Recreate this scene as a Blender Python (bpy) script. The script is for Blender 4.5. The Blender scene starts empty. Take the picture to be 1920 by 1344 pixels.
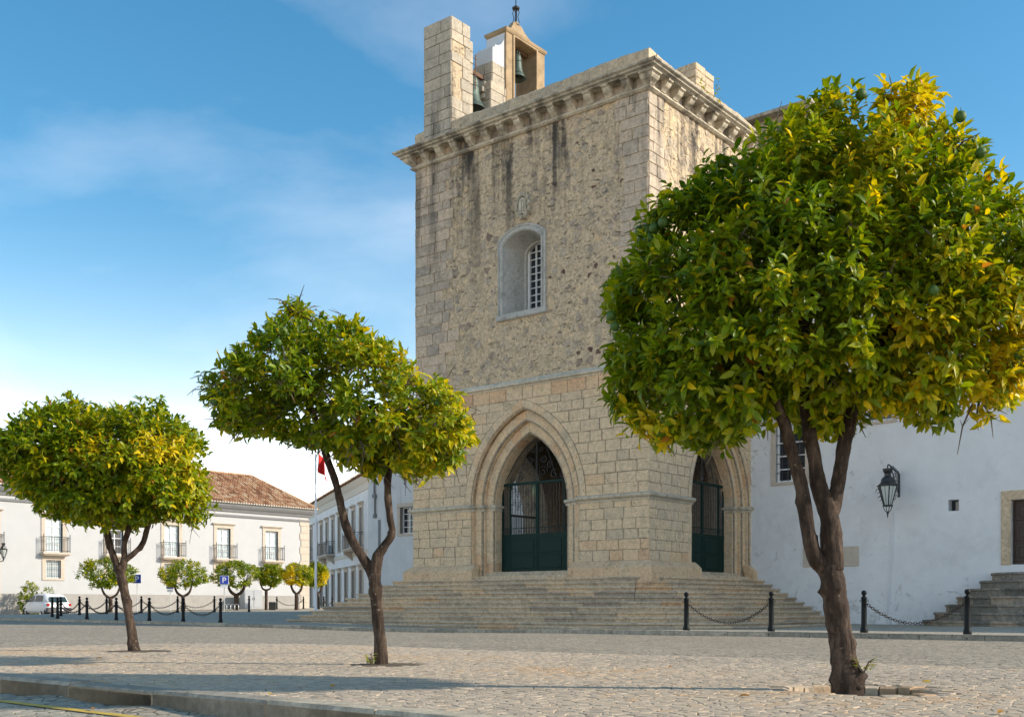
import bpy, math, random
import numpy as np
from mathutils import Vector, Matrix
from mathutils.geometry import delaunay_2d_cdt

random.seed(7)
RNG = np.random.default_rng(11)
SC = bpy.context.scene
COL = SC.collection
PI = math.pi

# ------------------------------------------------------------------ camera, sky, sun, exposure
F_PX, HZ, CAM_Z = 2053.0, 1135.0, 0.60        # focal length and horizon row measured in the 1920 px wide photograph
cam = bpy.data.cameras.new('camera')
cam.sensor_width = 36.0
cam.lens = 36.0 * F_PX / 1920.0
cam.shift_y = (HZ - 672.0) / 1920.0
cam.clip_start, cam.clip_end = 0.05, 5000
camo = bpy.data.objects.new('camera', cam)
camo.location = (0, 0, CAM_Z)
camo.rotation_euler = (PI / 2, 0, 0)
COL.objects.link(camo)
SC.camera = camo

SUN_EL, SUN_AZ = math.radians(27), math.radians(9)     # azimuth: degrees the sun stands behind the camera's right hand
sun_dir = Vector((math.cos(SUN_EL) * math.cos(SUN_AZ), -math.cos(SUN_EL) * math.sin(SUN_AZ), math.sin(SUN_EL)))
world = bpy.data.worlds.new('World')
SC.world = world
world.use_nodes = True
wn, wl = world.node_tree.nodes, world.node_tree.links
wn.clear()
sky = wn.new('ShaderNodeTexSky')
sky.sky_type = 'NISHITA'
sky.sun_disc = False
sky.sun_elevation = SUN_EL
sky.sun_rotation = math.atan2(sun_dir.x, sun_dir.y)
sky.air_density, sky.dust_density, sky.ozone_density = 1.0, 0.35, 1.6
wtc = wn.new('ShaderNodeTexCoord')
wmap = wn.new('ShaderNodeMapping')
wmap.inputs['Scale'].default_value = (1.0, 1.0, 2.6)
wmap.inputs['Rotation'].default_value = (0.0, 0.25, 0.6)
wmap.inputs['Location'].default_value = (0.0, 0.0, 0.25)
wno = wn.new('ShaderNodeTexNoise')
wno.inputs['Scale'].default_value = 1.7
wno.inputs['Detail'].default_value = 7
wno.inputs['Roughness'].default_value = 0.52
wno.inputs['Distortion'].default_value = 0.35
wramp = wn.new('ShaderNodeValToRGB')
wramp.color_ramp.elements[0].position = 0.50
wramp.color_ramp.elements[0].color = (0, 0, 0, 1)
wramp.color_ramp.elements[1].position = 0.90
wramp.color_ramp.elements[1].color = (.17, .17, .17, 1)
wsep = wn.new('ShaderNodeSeparateXYZ')
wlow = wn.new('ShaderNodeMapRange')             # thin cloud veil thickens towards the horizon, all the way round
wlow.inputs['From Min'].default_value = 0.46
wlow.inputs['From Max'].default_value = 0.0
wlow.inputs['To Min'].default_value = 0.0
wlow.inputs['To Max'].default_value = 1.0
wadd = wn.new('ShaderNodeMath'); wadd.operation = 'ADD'; wadd.use_clamp = True
wmix = wn.new('ShaderNodeMix'); wmix.data_type = 'RGBA'
wbg = wn.new('ShaderNodeBackground')
wbg.inputs['Strength'].default_value = 0.15
wout = wn.new('ShaderNodeOutputWorld')
wl.new(wtc.outputs['Generated'], wmap.inputs['Vector'])
wl.new(wtc.outputs['Generated'], wsep.inputs[0])
wl.new(wmap.outputs[0], wno.inputs['Vector'])
wl.new(wno.outputs['Fac'], wramp.inputs[0])
wl.new(wsep.outputs['Z'], wlow.inputs['Value'])
wl.new(wramp.outputs[0], wadd.inputs[0])
wpow = wn.new('ShaderNodeMath'); wpow.operation = 'POWER'; wpow.inputs[1].default_value = 4.3
wl.new(wlow.outputs[0], wpow.inputs[0])
wl.new(wpow.outputs[0], wadd.inputs[1])
wl.new(wadd.outputs[0], wmix.inputs['Factor'])
whs = wn.new('ShaderNodeHueSaturation')          # deep polarised blue of the photograph
whs.inputs['Hue'].default_value = 0.486
whs.inputs['Saturation'].default_value = 1.32
whs.inputs['Value'].default_value = 0.57
wl.new(sky.outputs[0], whs.inputs['Color'])
wl.new(whs.outputs[0], wmix.inputs['A'])
wmix.inputs['B'].default_value = (12.9, 11.0, 9.5, 1)
wl.new(wmix.outputs['Result'], wbg.inputs['Color'])
wl.new(wbg.outputs[0], wout.inputs[0])

sl = bpy.data.lights.new('sun', 'SUN')
sl.energy, sl.angle, sl.color = 2.3, math.radians(1.0), (1.0, 0.90, 0.76)
slo = bpy.data.objects.new('sun', sl)
slo.rotation_euler = (-sun_dir).to_track_quat('-Z', 'Y').to_euler()
slo.location = (30, -10, 30)
COL.objects.link(slo)
SC.view_settings.view_transform = 'Standard'
SC.view_settings.look = 'None'
SC.view_settings.gamma = 1.0
SC.view_settings.use_curve_mapping = False
SC.view_settings.exposure = 1.25

# ------------------------------------------------------------------ helpers
def wpt(px, py, Y):
    return Vector(((px - 960.0) / F_PX * Y, Y, CAM_Z - (py - HZ) / F_PX * Y))

def sstep(a, b, x):
    t = min(1.0, max(0.0, (x - a) / (b - a)))
    return t * t * (3 - 2 * t)

def tag(o, label=None, cat=None, group=None, kind=None):
    if label: o['label'] = label
    if cat: o['category'] = cat
    if group: o['group'] = group
    if kind: o['kind'] = kind
    return o

def empty(name, loc=(0, 0, 0), rz=0.0, **kw):
    o = bpy.data.objects.new(name, None)
    o.empty_display_size = 0.2
    o.location = loc
    o.rotation_euler = (0, 0, rz)
    COL.objects.link(o)
    return tag(o, **kw)

def link(name, me, parent=None, loc=None, rz=0.0, **kw):
    o = bpy.data.objects.new(name, me)
    COL.objects.link(o)
    if parent is not None: o.parent = parent
    if loc is not None: o.location = loc
    if rz: o.rotation_euler = (0, 0, rz)
    return tag(o, **kw)

def copy_tree(o, parent=None):
    c = o.copy()
    COL.objects.link(c)
    c.parent = parent
    for ch in list(o.children):
        copy_tree(ch, c)
    return c

class MB:
    """collects faces; T maps local (a, depth, up) to the thing's own space"""
    def __init__(self, T=None):
        self.v, self.f, self.t, self.T = [], [], [], T
    def add(self, verts, faces, tone=0.5):
        n = len(self.v)
        if self.T:
            verts = [self.T(*p) for p in verts]
        self.v.extend(tuple(p) for p in verts)
        for f in faces:
            self.f.append([i + n for i in f]); self.t.append(tone)
        return self
    def box(self, x0, x1, y0, y1, z0, z1, tone=0.5):
        return self.add([(x0,y0,z0),(x1,y0,z0),(x1,y1,z0),(x0,y1,z0),(x0,y0,z1),(x1,y0,z1),(x1,y1,z1),(x0,y1,z1)],
                 [(0,3,2,1),(4,5,6,7),(0,1,5,4),(1,2,6,5),(2,3,7,6),(3,0,4,7)], tone)
    def cbox(self, x0, x1, y0, y1, z0, z1, c=0.012, tone=0.5):
        """box with all edges chamfered"""
        vs = []
        for (sx, sy, sz) in [(i, j, k) for i in (0,1) for j in (0,1) for k in (0,1)]:
            X, Y, Z = (x0, x1)[sx], (y0, y1)[sy], (z0, z1)[sz]
            dx, dy, dz = (c, -c)[sx], (c, -c)[sy], (c, -c)[sz]
            vs += [(X, Y+dy, Z+dz), (X+dx, Y, Z+dz), (X+dx, Y+dy, Z)]
        def q(i, j, k, w): return (i*4 + j*2 + k)*3 + w
        fs = []
        fs += [(q(0,0,0,0),q(0,0,1,0),q(0,1,1,0),q(0,1,0,0)), (q(1,0,0,0),q(1,1,0,0),q(1,1,1,0),q(1,0,1,0))]
        fs += [(q(0,0,0,1),q(1,0,0,1),q(1,0,1,1),q(0,0,1,1)), (q(0,1,0,1),q(0,1,1,1),q(1,1,1,1),q(1,1,0,1))]
        fs += [(q(0,0,0,2),q(0,1,0,2),q(1,1,0,2),q(1,0,0,2)), (q(0,0,1,2),q(1,0,1,2),q(1,1,1,2),q(0,1,1,2))]
        for j in (0,1):
            for k in (0,1):
                fs.append((q(0,j,k,1),q(1,j,k,1),q(1,j,k,2),q(0,j,k,2)))
        for i in (0,1):
            for k in (0,1):
                fs.append((q(i,0,k,0),q(i,1,k,0),q(i,1,k,2),q(i,0,k,2)))
            for j in (0,1):
                fs.append((q(i,j,0,0),q(i,j,1,0),q(i,j,1,1),q(i,j,0,1)))
        for i in (0,1):
            for j in (0,1):
                for k in (0,1):
                    fs.append((q(i,j,k,0),q(i,j,k,1),q(i,j,k,2)))
        return self.add(vs, fs, tone)
    def prism(self, poly, y0, y1, tone=0.5):
        """poly in (a, up), extruded along depth"""
        n = len(poly)
        vs = [(a, y0, b) for a, b in poly] + [(a, y1, b) for a, b in poly]
        fs = [tuple(range(n)), tuple(range(2*n-1, n-1, -1))] + [(i, i+n, (i+1) % n + n, (i+1) % n) for i in range(n)]
        return self.add(vs, fs, tone)
    def plate(self, poly, y0, depth, inset, tone=0.5):
        """convex stone face: back outline at y0, front outline inset and proud towards -depth"""
        n = len(poly)
        cx = sum(p[0] for p in poly)/n; cy = sum(p[1] for p in poly)/n
        fr = []
        for a, b in poly:
            d = math.hypot(a-cx, b-cy) or 1
            k = max(0.3, 1 - 1.35*inset/d)
            fr.append((cx+(a-cx)*k, cy+(b-cy)*k))
        vs = [(a, y0, b) for a, b in poly] + [(a, y0-depth, b) for a, b in fr]
        fs = [tuple(range(n, 2*n))] + [(i, (i+1) % n, (i+1) % n + n, i+n) for i in range(n)]
        return self.add(vs, fs, tone)
    def tube(self, pts, r, n=6, tone=0.5, cap=True):
        pts = [Vector(p) for p in pts]
        rs = r if isinstance(r, (list, tuple)) else [r]*len(pts)
        vs = []; up = None
        for i, p in enumerate(pts):
            t = (pts[min(i+1, len(pts)-1)] - pts[max(i-1, 0)])
            t = t.normalized() if t.length > 1e-9 else Vector((0,0,1))
            if up is None:
                up = t.orthogonal().normalized()
            else:
                up = (up - t*up.dot(t))
                up = up.normalized() if up.length > 1e-6 else t.orthogonal().normalized()
            s = t.cross(up)
            for k in range(n):
                a = 2*PI*k/n
                vs.append(tuple(p + (up*math.cos(a) + s*math.sin(a))*rs[i]))
        fs = []
        for i in range(len(pts)-1):
            for k in range(n):
                fs.append((i*n+k, i*n+(k+1) % n, (i+1)*n+(k+1) % n, (i+1)*n+k))
        if cap:
            fs += [tuple(range(n-1, -1, -1)), tuple(range((len(pts)-1)*n, len(pts)*n))]
        return self.add(vs, fs, tone)
    def lathe(self, prof, cx=0, cy=0, n=12, tone=0.5, cap=True, a0=0.0):
        vs = [(cx+r*math.cos(a0+2*PI*k/n), cy+r*math.sin(a0+2*PI*k/n), z) for r, z in prof for k in range(n)]
        fs = [(i*n+k, i*n+(k+1) % n, (i+1)*n+(k+1) % n, (i+1)*n+k) for i in range(len(prof)-1) for k in range(n)]
        if cap:
            fs += [tuple(range(n-1, -1, -1)), tuple(range((len(prof)-1)*n, len(prof)*n))]
        return self.add(vs, fs, tone)
    def ringrect(self, prof, x0, x1, y0, y1, tone=0.5, cap=True):
        """profile (out, z) carried round a rectangle"""
        vs = []
        for o, z in prof:
            vs += [(x0-o, y0-o, z), (x1+o, y0-o, z), (x1+o, y1+o, z), (x0-o, y1+o, z)]
        fs = [(i*4+k, i*4+(k+1) % 4, i*4+4+(k+1) % 4, i*4+4+k) for i in range(len(prof)-1) for k in range(4)]
        if cap:
            fs += [(3,2,1,0), tuple(range(len(prof)*4-4, len(prof)*4))]
        return self.add(vs, fs, tone)
    def mesh(self, name, mats, smooth=False, mi=None):
        me = bpy.data.meshes.new(name)
        me.from_pydata(self.v, [], self.f)
        for m in (mats if isinstance(mats, (list, tuple)) else [mats]):
            me.materials.append(m)
        at = me.attributes.new('tone', 'FLOAT', 'FACE')
        at.data.foreach_set('value', self.t)
        if smooth:
            me.polygons.foreach_set('use_smooth', [True]*len(me.polygons))
        if mi:
            me.polygons.foreach_set('material_index', mi)
        me.update()
        return me
    def build(self, name, mats, parent=None, smooth=False, loc=None, rz=0.0, mi=None, **kw):
        return link(name, self.mesh(name, mats, smooth, mi), parent, loc, rz, **kw)

def clip_half(poly, nx, ny, c):
    """keep nx*x+ny*y <= c"""
    out = []
    n = len(poly)
    for i in range(n):
        p, q = poly[i], poly[(i+1) % n]
        dp = nx*p[0]+ny*p[1]-c; dq = nx*q[0]+ny*q[1]-c
        if dp <= 0: out.append(p)
        if (dp < 0 < dq) or (dq < 0 < dp):
            t = dp/(dp-dq)
            out.append((p[0]+t*(q[0]-p[0]), p[1]+t*(q[1]-p[1])))
    return out

def cells(x0, x1, y0, y1, sx, sy, jit=0.38, stagger=True, gap=0.0, rnd=random, keep=None):
    """irregular stones: cells of a jittered grid; returns polygons"""
    nx, ny = max(1, round((x1-x0)/sx)), max(1, round((y1-y0)/sy))
    sx, sy = (x1-x0)/nx, (y1-y0)/ny
    P = {}
    for j in range(-2, ny+2):
        for i in range(-2, nx+2):
            o = 0.5 if (stagger and j % 2) else 0.0
            P[i, j] = ((i+0.5+o-0.25+rnd.uniform(-jit, jit))*sx, (j+0.5+rnd.uniform(-jit, jit))*sy)
    nb = sorted([(a, b) for a in range(-2, 3) for b in range(-2, 3) if (a, b) != (0, 0)], key=lambda t: t[0]**2+t[1]**2)
    out = []
    for j in range(ny):
        for i in range(-1, nx+1):
            px, py = P[i, j]
            if keep and not keep(x0+px, y0+py): continue
            poly = [(px-2*sx, py-2*sy), (px+2*sx, py-2*sy), (px+2*sx, py+2*sy), (px-2*sx, py+2*sy)]
            for a, b in nb:
                q = P.get((i+a, j+b))
                if q is None: continue
                dx, dy = q[0]-px, q[1]-py
                L = math.hypot(dx, dy)
                if L < 1e-6: continue
                mr = max((v[0]-px)**2+(v[1]-py)**2 for v in poly)
                if L*L*0.25 > mr: continue
                dx /= L; dy /= L
                poly = clip_half(poly, dx, dy, dx*(px+q[0])/2+dy*(py+q[1])/2-gap/2)
                if len(poly) < 3: break
            if len(poly) < 3: continue
            poly = [(x0+a, y0+b) for a, b in poly]
            poly = clip_half(poly, -1, 0, -x0); poly = clip_half(poly, 1, 0, x1) if len(poly) > 2 else poly
            if len(poly) > 2: poly = clip_half(poly, 0, -1, -y0)
            if len(poly) > 2: poly = clip_half(poly, 0, 1, y1)
            if len(poly) < 3: continue
            out.append(poly)
    return out

def inside(poly, x, y):
    r = False
    n = len(poly)
    j = n-1
    for i in range(n):
        xi, yi = poly[i]; xj, yj = poly[j]
        if (yi > y) != (yj > y) and x < (xj-xi)*(y-yi)/(yj-yi)+xi:
            r = not r
        j = i
    return r

# ------------------------------------------------------------------ materials
def new_mat(name):
    m = bpy.data.materials.new(name)
    m.use_nodes = True
    nt = m.node_tree
    b = nt.nodes['Principled BSDF']
    return m, nt, b

def nd(nt, kind, **kw):
    n = nt.nodes.new(kind)
    for k, v in kw.items():
        if k in n.inputs.keys(): n.inputs[k].default_value = v
        else: setattr(n, k, v)
    return n

def ramp(nt, stops, interp='LINEAR'):
    r = nt.nodes.new('ShaderNodeValToRGB')
    r.color_ramp.interpolation = interp
    e = r.color_ramp.elements
    while len(e) < len(stops): e.new(0.5)
    for k, (p, c) in enumerate(stops):
        e[k].position = p
        e[k].color = (*c, 1) if len(c) == 3 else c
    return r

def mathn(nt, op, a, b=None, clamp=False):
    m = nt.nodes.new('ShaderNodeMath'); m.operation = op; m.use_clamp = clamp
    for i, x in enumerate((a, b)):
        if x is None: continue
        if isinstance(x, (int, float)): m.inputs[i].default_value = x
        else: nt.links.new(x, m.inputs[i])
    return m.outputs[0]

def mixc(nt, fac, a, b, blend='MIX'):
    m = nt.nodes.new('ShaderNodeMix'); m.data_type = 'RGBA'; m.blend_type = blend
    for key, x in (('Factor', fac), ('A', a), ('B', b)):
        if isinstance(x, (int, float)): m.inputs[key].default_value = x
        elif isinstance(x, tuple): m.inputs[key].default_value = (*x, 1)
        else: nt.links.new(x, m.inputs[key])
    return m.outputs['Result']

def noise(nt, vec, scale, detail=5, rough=0.6, dist=0.0):
    n = nd(nt, 'ShaderNodeTexNoise', Scale=scale, Detail=detail, Roughness=rough, Distortion=dist)
    nt.links.new(vec, n.inputs['Vector'])
    return n.outputs['Fac']

def mapv(nt, vec, scale):
    m = nt.nodes.new('ShaderNodeMapping')
    m.inputs['Scale'].default_value = scale
    nt.links.new(vec, m.inputs['Vector'])
    return m.outputs[0]

def bump(nt, b, h, strength, dist=0.02):
    bn = nt.nodes.new('ShaderNodeBump')
    bn.inputs['Strength'].default_value = strength
    bn.inputs['Distance'].default_value = dist
    nt.links.new(h, bn.inputs['Height'])
    nt.links.new(bn.outputs[0], b.inputs['Normal'])

def stone_mat(name, stops, rough=0.9, grain=0.35, bumps=0.5, stain=0.0, zlo=12.0, zhi=18.6, pits=0.0, lich=0.0, obj_rand=0.25, base_n=0.35, crev=0.0):
    """weathered stone: own tone per block, mottling, pits, dark run-off streaks"""
    m, nt, b = new_mat(name)
    geo = nt.nodes.new('ShaderNodeNewGeometry')
    pos = geo.outputs['Position']
    at = nd(nt, 'ShaderNodeAttribute', attribute_name='tone')
    oi = nt.nodes.new('ShaderNodeObjectInfo')
    n1 = noise(nt, pos, 0.9, 5, 0.6)
    n2 = noise(nt, pos, 9.0, 8, 0.65)
    n3 = noise(nt, pos, 45.0, 4, 0.6)
    t = mathn(nt, 'ADD', at.outputs['Fac'], mathn(nt, 'MULTIPLY', mathn(nt, 'SUBTRACT', n1, 0.5), base_n*2))
    t = mathn(nt, 'ADD', t, mathn(nt, 'MULTIPLY', mathn(nt, 'SUBTRACT', oi.outputs['Random'], 0.5), obj_rand), True)
    r = ramp(nt, stops)
    nt.links.new(t, r.inputs[0])
    g = nd(nt, 'ShaderNodeMapRange')
    nt.links.new(n2, g.inputs['Value'])
    g.inputs['From Min'].default_value = 0.25; g.inputs['From Max'].default_value = 0.75
    g.inputs['To Min'].default_value = 1 - grain; g.inputs['To Max'].default_value = 1 + grain*0.55
    c = mixc(nt, 1.0, r.outputs[0], g.outputs[0], 'MULTIPLY')
    g2 = nd(nt, 'ShaderNodeMapRange')
    nt.links.new(n3, g2.inputs['Value'])
    g2.inputs['From Min'].default_value = 0.3; g2.inputs['From Max'].default_value = 0.7
    g2.inputs['To Min'].default_value = 0.86; g2.inputs['To Max'].default_value = 1.1
    c = mixc(nt, 1.0, c, g2.outputs[0], 'MULTIPLY')
    h = mathn(nt, 'ADD', mathn(nt, 'MULTIPLY', n2, 0.6), mathn(nt, 'MULTIPLY', n3, 0.25))
    if pits:
        v = nd(nt, 'ShaderNodeTexVoronoi', Scale=7.0)
        nt.links.new(pos, v.inputs['Vector'])
        pr = ramp(nt, [(0.0, (1,1,1)), (0.13, (1,1,1)), (0.2, (0,0,0))])
        nt.links.new(v.outputs['Distance'], pr.inputs[0])
        np_ = noise(nt, pos, 1.8, 3)
        pm = mathn(nt, 'MULTIPLY', pr.outputs[0], mathn(nt, 'GREATER_THAN', np_, 0.52))
        c = mixc(nt, mathn(nt, 'MULTIPLY', pm, pits), c, (0.07, 0.055, 0.04))
        h = mathn(nt, 'SUBTRACT', h, mathn(nt, 'MULTIPLY', pm, 0.5))
    if crev:
        nc = noise(nt, mapv(nt, pos, (2.0, 2.0, 6.5)), 1.5, 9, 0.72, 0.5)
        cr = ramp(nt, [(0.585, (0,0,0)), (0.635, (1,1,1))])
        nt.links.new(nc, cr.inputs[0])
        c = mixc(nt, mathn(nt, 'MULTIPLY', cr.outputs[0], crev), c, (0.155, 0.115, 0.08))
        h = mathn(nt, 'SUBTRACT', h, mathn(nt, 'MULTIPLY', cr.outputs[0], 0.7))
    if lich:
        nl = noise(nt, pos, 2.6, 9, 0.72, 0.4)
        lr = ramp(nt, [(0.5, (0,0,0)), (0.68, (1,1,1))])
        nt.links.new(nl, lr.inputs[0])
        c = mixc(nt, mathn(nt, 'MULTIPLY', lr.outputs[0], lich), c, (0.10, 0.095, 0.075))
    if stain:
        sv = mapv(nt, pos, (1.7, 1.7, 0.13))
        s1 = noise(nt, sv, 1.0, 6, 0.6, 0.15)
        s2 = noise(nt, pos, 3.2, 7, 0.7)
        sr = ramp(nt, [(0.50, (0,0,0)), (0.62, (1,1,1))])
        nt.links.new(mathn(nt, 'ADD', mathn(nt, 'MULTIPLY', s1, 0.8), mathn(nt, 'MULTIPLY', s2, 0.22)), sr.inputs[0])
        sep = nt.nodes.new('ShaderNodeSeparateXYZ'); nt.links.new(pos, sep.inputs[0])
        zr = nd(nt, 'ShaderNodeMapRange', interpolation_type='SMOOTHSTEP')
        nt.links.new(sep.outputs['Z'], zr.inputs['Value'])
        zr.inputs['From Min'].default_value = zlo; zr.inputs['From Max'].default_value = zhi
        k = mathn(nt, 'MULTIPLY', sr.outputs[0], mathn(nt, 'MULTIPLY', zr.outputs[0], stain))
        c = mixc(nt, k, c, (0.055, 0.048, 0.040))
    nt.links.new(c, b.inputs['Base Color'])
    b.inputs['Roughness'].default_value = rough
    b.inputs['Specular IOR Level'].default_value = 0.25
    bump(nt, b, h, bumps, 0.03)
    return m

def plain_mat(name, col, rough=0.6, metal=0.0, var=0.12, scale=6.0, spec=0.5, bumps=0.0, dirt=None, dirt_amt=0.0, dirt_scale=1.2, streak=False, coat=0.0, marks=0.0):
    m, nt, b = new_mat(name)
    geo = nt.nodes.new('ShaderNodeNewGeometry')
    n1 = noise(nt, geo.outputs['Position'], scale, 6, 0.62)
    g = nd(nt, 'ShaderNodeMapRange')
    nt.links.new(n1, g.inputs['Value'])
    g.inputs['From Min'].default_value = 0.25; g.inputs['From Max'].default_value = 0.75
    g.inputs['To Min'].default_value = 1-var; g.inputs['To Max'].default_value = 1+var*0.5
    c = mixc(nt, 1.0, tuple(col), g.outputs[0], 'MULTIPLY')
    if dirt:
        vec = mapv(nt, geo.outputs['Position'], (1.6, 1.6, 0.14) if streak else (1, 1, 1))
        d = noise(nt, vec, dirt_scale, 9, 0.7, 0.3)
        dr = ramp(nt, [(0.52, (0,0,0)), (0.74, (1,1,1))])
        nt.links.new(d, dr.inputs[0])
        c = mixc(nt, mathn(nt, 'MULTIPLY', dr.outputs[0], dirt_amt), c, tuple(dirt))
    if marks:
        # scuffs and flaked paint, thicker low on the wall where splashing reaches
        n5 = noise(nt, geo.outputs['Position'], 3.4, 10, 0.75, 0.6)
        n6 = noise(nt, geo.outputs['Position'], 0.45, 3)
        sp = nt.nodes.new('ShaderNodeSeparateXYZ'); nt.links.new(geo.outputs['Position'], sp.inputs[0])
        zr = nd(nt, 'ShaderNodeMapRange'); nt.links.new(sp.outputs['Z'], zr.inputs['Value'])
        zr.inputs['From Min'].default_value = 0.0; zr.inputs['From Max'].default_value = 2.2
        zr.inputs['To Min'].default_value = 0.07; zr.inputs['To Max'].default_value = 0.0
        mr = ramp(nt, [(0.60, (0,0,0)), (0.67, (1,1,1))])
        nt.links.new(mathn(nt, 'ADD', mathn(nt, 'ADD', n5, mathn(nt, 'MULTIPLY', mathn(nt, 'SUBTRACT', n6, 0.5), 0.35)), zr.outputs[0]), mr.inputs[0])
        c = mixc(nt, mathn(nt, 'MULTIPLY', mr.outputs[0], marks), c, (0.36, 0.34, 0.30))
    nt.links.new(c, b.inputs['Base Color'])
    b.inputs['Roughness'].default_value = rough
    b.inputs['Metallic'].default_value = metal
    b.inputs['Specular IOR Level'].default_value = spec
    b.inputs['Coat Weight'].default_value = coat
    if bumps:
        n2 = noise(nt, geo.outputs['Position'], scale*5, 5, 0.6)
        bump(nt, b, mathn(nt, 'ADD', n1, mathn(nt, 'MULTIPLY', n2, 0.4)), bumps, 0.02)
    return m

M = {}
M['ashlar'] = stone_mat('limestone_ashlar', [(0.0, (0.50,0.405,0.285)), (0.35, (0.68,0.52,0.34)), (0.62, (0.745,0.555,0.345)), (0.82, (0.71,0.475,0.28)), (1.0, (0.64,0.40,0.24))],
                        grain=0.30, bumps=0.45, pits=0.75, lich=0.30, base_n=0.2, obj_rand=0.10)
M['ashlar_grey'] = stone_mat('limestone_weathered', [(0.0, (0.38,0.325,0.26)), (0.5, (0.58,0.465,0.345)), (1.0, (0.68,0.51,0.35))],
                        grain=0.38, bumps=0.5, pits=0.6, lich=0.5, stain=0.75, base_n=0.3)
M['rubble'] = stone_mat('rubble_stone', [(0.0, (0.17,0.10,0.075)), (0.12, (0.32,0.23,0.165)), (0.3, (0.50,0.41,0.305)), (0.6, (0.66,0.51,0.335)), (0.85, (0.72,0.54,0.32)), (1.0, (0.70,0.45,0.25))],
                        grain=0.5, bumps=1.0, stain=1.0, lich=0.42, pits=0.6, base_n=0.30, crev=0.75)
M['mortar'] = stone_mat('lime_mortar', [(0.0, (0.54,0.42,0.275)), (1.0, (0.70,0.535,0.345))], grain=0.5, bumps=1.0, stain=1.0, lich=0.45, pits=0.85, crev=0.75, obj_rand=0)
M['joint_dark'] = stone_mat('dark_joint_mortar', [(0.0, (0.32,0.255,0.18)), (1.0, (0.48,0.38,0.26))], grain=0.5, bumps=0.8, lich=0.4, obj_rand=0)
M['cornice'] = stone_mat('cornice_stone', [(0.0, (0.38,0.34,0.27)), (0.5, (0.60,0.52,0.39)), (1.0, (0.70,0.60,0.45))], grain=0.35, bumps=0.4, stain=0.7, zlo=17.0, zhi=19.2, lich=0.38)
M['parapet'] = stone_mat('parapet_stone', [(0.0, (0.42,0.36,0.27)), (0.5, (0.58,0.46,0.31)), (1.0, (0.66,0.50,0.33))], grain=0.4, bumps=0.7, lich=0.45, pits=0.5, base_n=0.3)
M['marble'] = stone_mat('grey_limestone_trim', [(0.0, (0.38,0.37,0.335)), (1.0, (0.55,0.53,0.475))], grain=0.3, bumps=0.3, lich=0.42)
M['pier'] = stone_mat('belfry_stone', [(0.0, (0.38,0.33,0.26)), (0.5, (0.50,0.43,0.33)), (1.0, (0.57,0.475,0.35))], grain=0.34, bumps=0.5, lich=0.38, stain=0.5, zlo=22.5, zhi=20.0)
M['step'] = stone_mat('worn_step_stone', [(0.0, (0.40,0.325,0.24)), (0.45, (0.60,0.475,0.33)), (0.85, (0.68,0.51,0.33)), (1.0, (0.66,0.43,0.25))], grain=0.42, bumps=0.5, lich=0.45, base_n=0.3, obj_rand=0.4)
M['step_dark'] = stone_mat('lichened_step_stone', [(0.0, (0.15,0.14,0.115)), (0.6, (0.27,0.245,0.20)), (1.0, (0.38,0.30,0.22))], grain=0.5, bumps=0.6, lich=0.65, obj_rand=0.4)
M['sett'] = stone_mat('limestone_sett', [(0.0, (0.40,0.32,0.235)), (0.35, (0.50,0.40,0.295)), (0.7, (0.55,0.435,0.31)), (0.9, (0.57,0.42,0.275)), (1.0, (0.54,0.36,0.215))], grain=0.36, bumps=0.35, base_n=0.34, rough=0.75)
M['joint'] = plain_mat('sandy_joint', (0.34,0.26,0.165), 0.95, var=0.4, scale=12, bumps=0.4)
M['kerb'] = stone_mat('kerb_limestone', [(0.0, (0.31,0.28,0.22)), (0.6, (0.46,0.40,0.31)), (1.0, (0.53,0.45,0.33))], grain=0.45, bumps=0.8, lich=0.6, pits=0.6, obj_rand=0.5)
M['white'] = plain_mat('whitewash', (0.74,0.74,0.73), 0.85, var=0.10, scale=1.1, spec=0.2, bumps=0.25, dirt=(0.46,0.455,0.44), dirt_amt=0.5, dirt_scale=0.55, marks=0.55)
M['palace_white'] = plain_mat('sunlit_whitewash', (0.49,0.49,0.485), 0.85, var=0.05, scale=1.3, spec=0.2, bumps=0.12, dirt=(0.50,0.49,0.46), dirt_amt=0.25, dirt_scale=0.8)
M['white_worn'] = plain_mat('peeling_whitewash', (0.62,0.62,0.61), 0.88, var=0.12, scale=1.3, spec=0.2, bumps=0.2, dirt=(0.30,0.29,0.27), dirt_amt=0.5, dirt_scale=1.0, streak=True)
M['tanplaster'] = plain_mat('ochre_plaster', (0.40,0.285,0.165), 0.85, var=0.35, scale=2.5, spec=0.2, bumps=0.25, dirt=(0.20,0.14,0.09), dirt_amt=0.65, marks=0.0)
M['trim'] = plain_mat('stone_window_trim', (0.55,0.47,0.38), 0.85, var=0.15, scale=4, spec=0.2, bumps=0.15)
M['greyband'] = plain_mat('grey_painted_cornice', (0.23,0.23,0.23), 0.8, var=0.12, scale=3, spec=0.2)
M['plinth'] = plain_mat('grey_painted_plinth', (0.36,0.34,0.31), 0.85, var=0.14, scale=2, spec=0.2, dirt=(0.2,0.19,0.17), dirt_amt=0.4)
M['creamband'] = plain_mat('cream_cornice_paint', (0.62,0.57,0.48), 0.85, var=0.1, scale=3, spec=0.2)
M['iron'] = plain_mat('black_iron', (0.018,0.020,0.022), 0.42, 0.0, var=0.3, scale=20, spec=0.5)
M['chainiron'] = plain_mat('rusty_chain', (0.050,0.036,0.028), 0.6, 0.4, var=0.4, scale=30)
M['rustiron'] = plain_mat('rusted_iron', (0.16,0.085,0.045), 0.8, 0.2, var=0.4, scale=15)
M['gate'] = plain_mat('green_gate_paint', (0.004,0.026,0.019), 0.6, 0.0, var=0.3, scale=5, spec=0.2)
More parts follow.
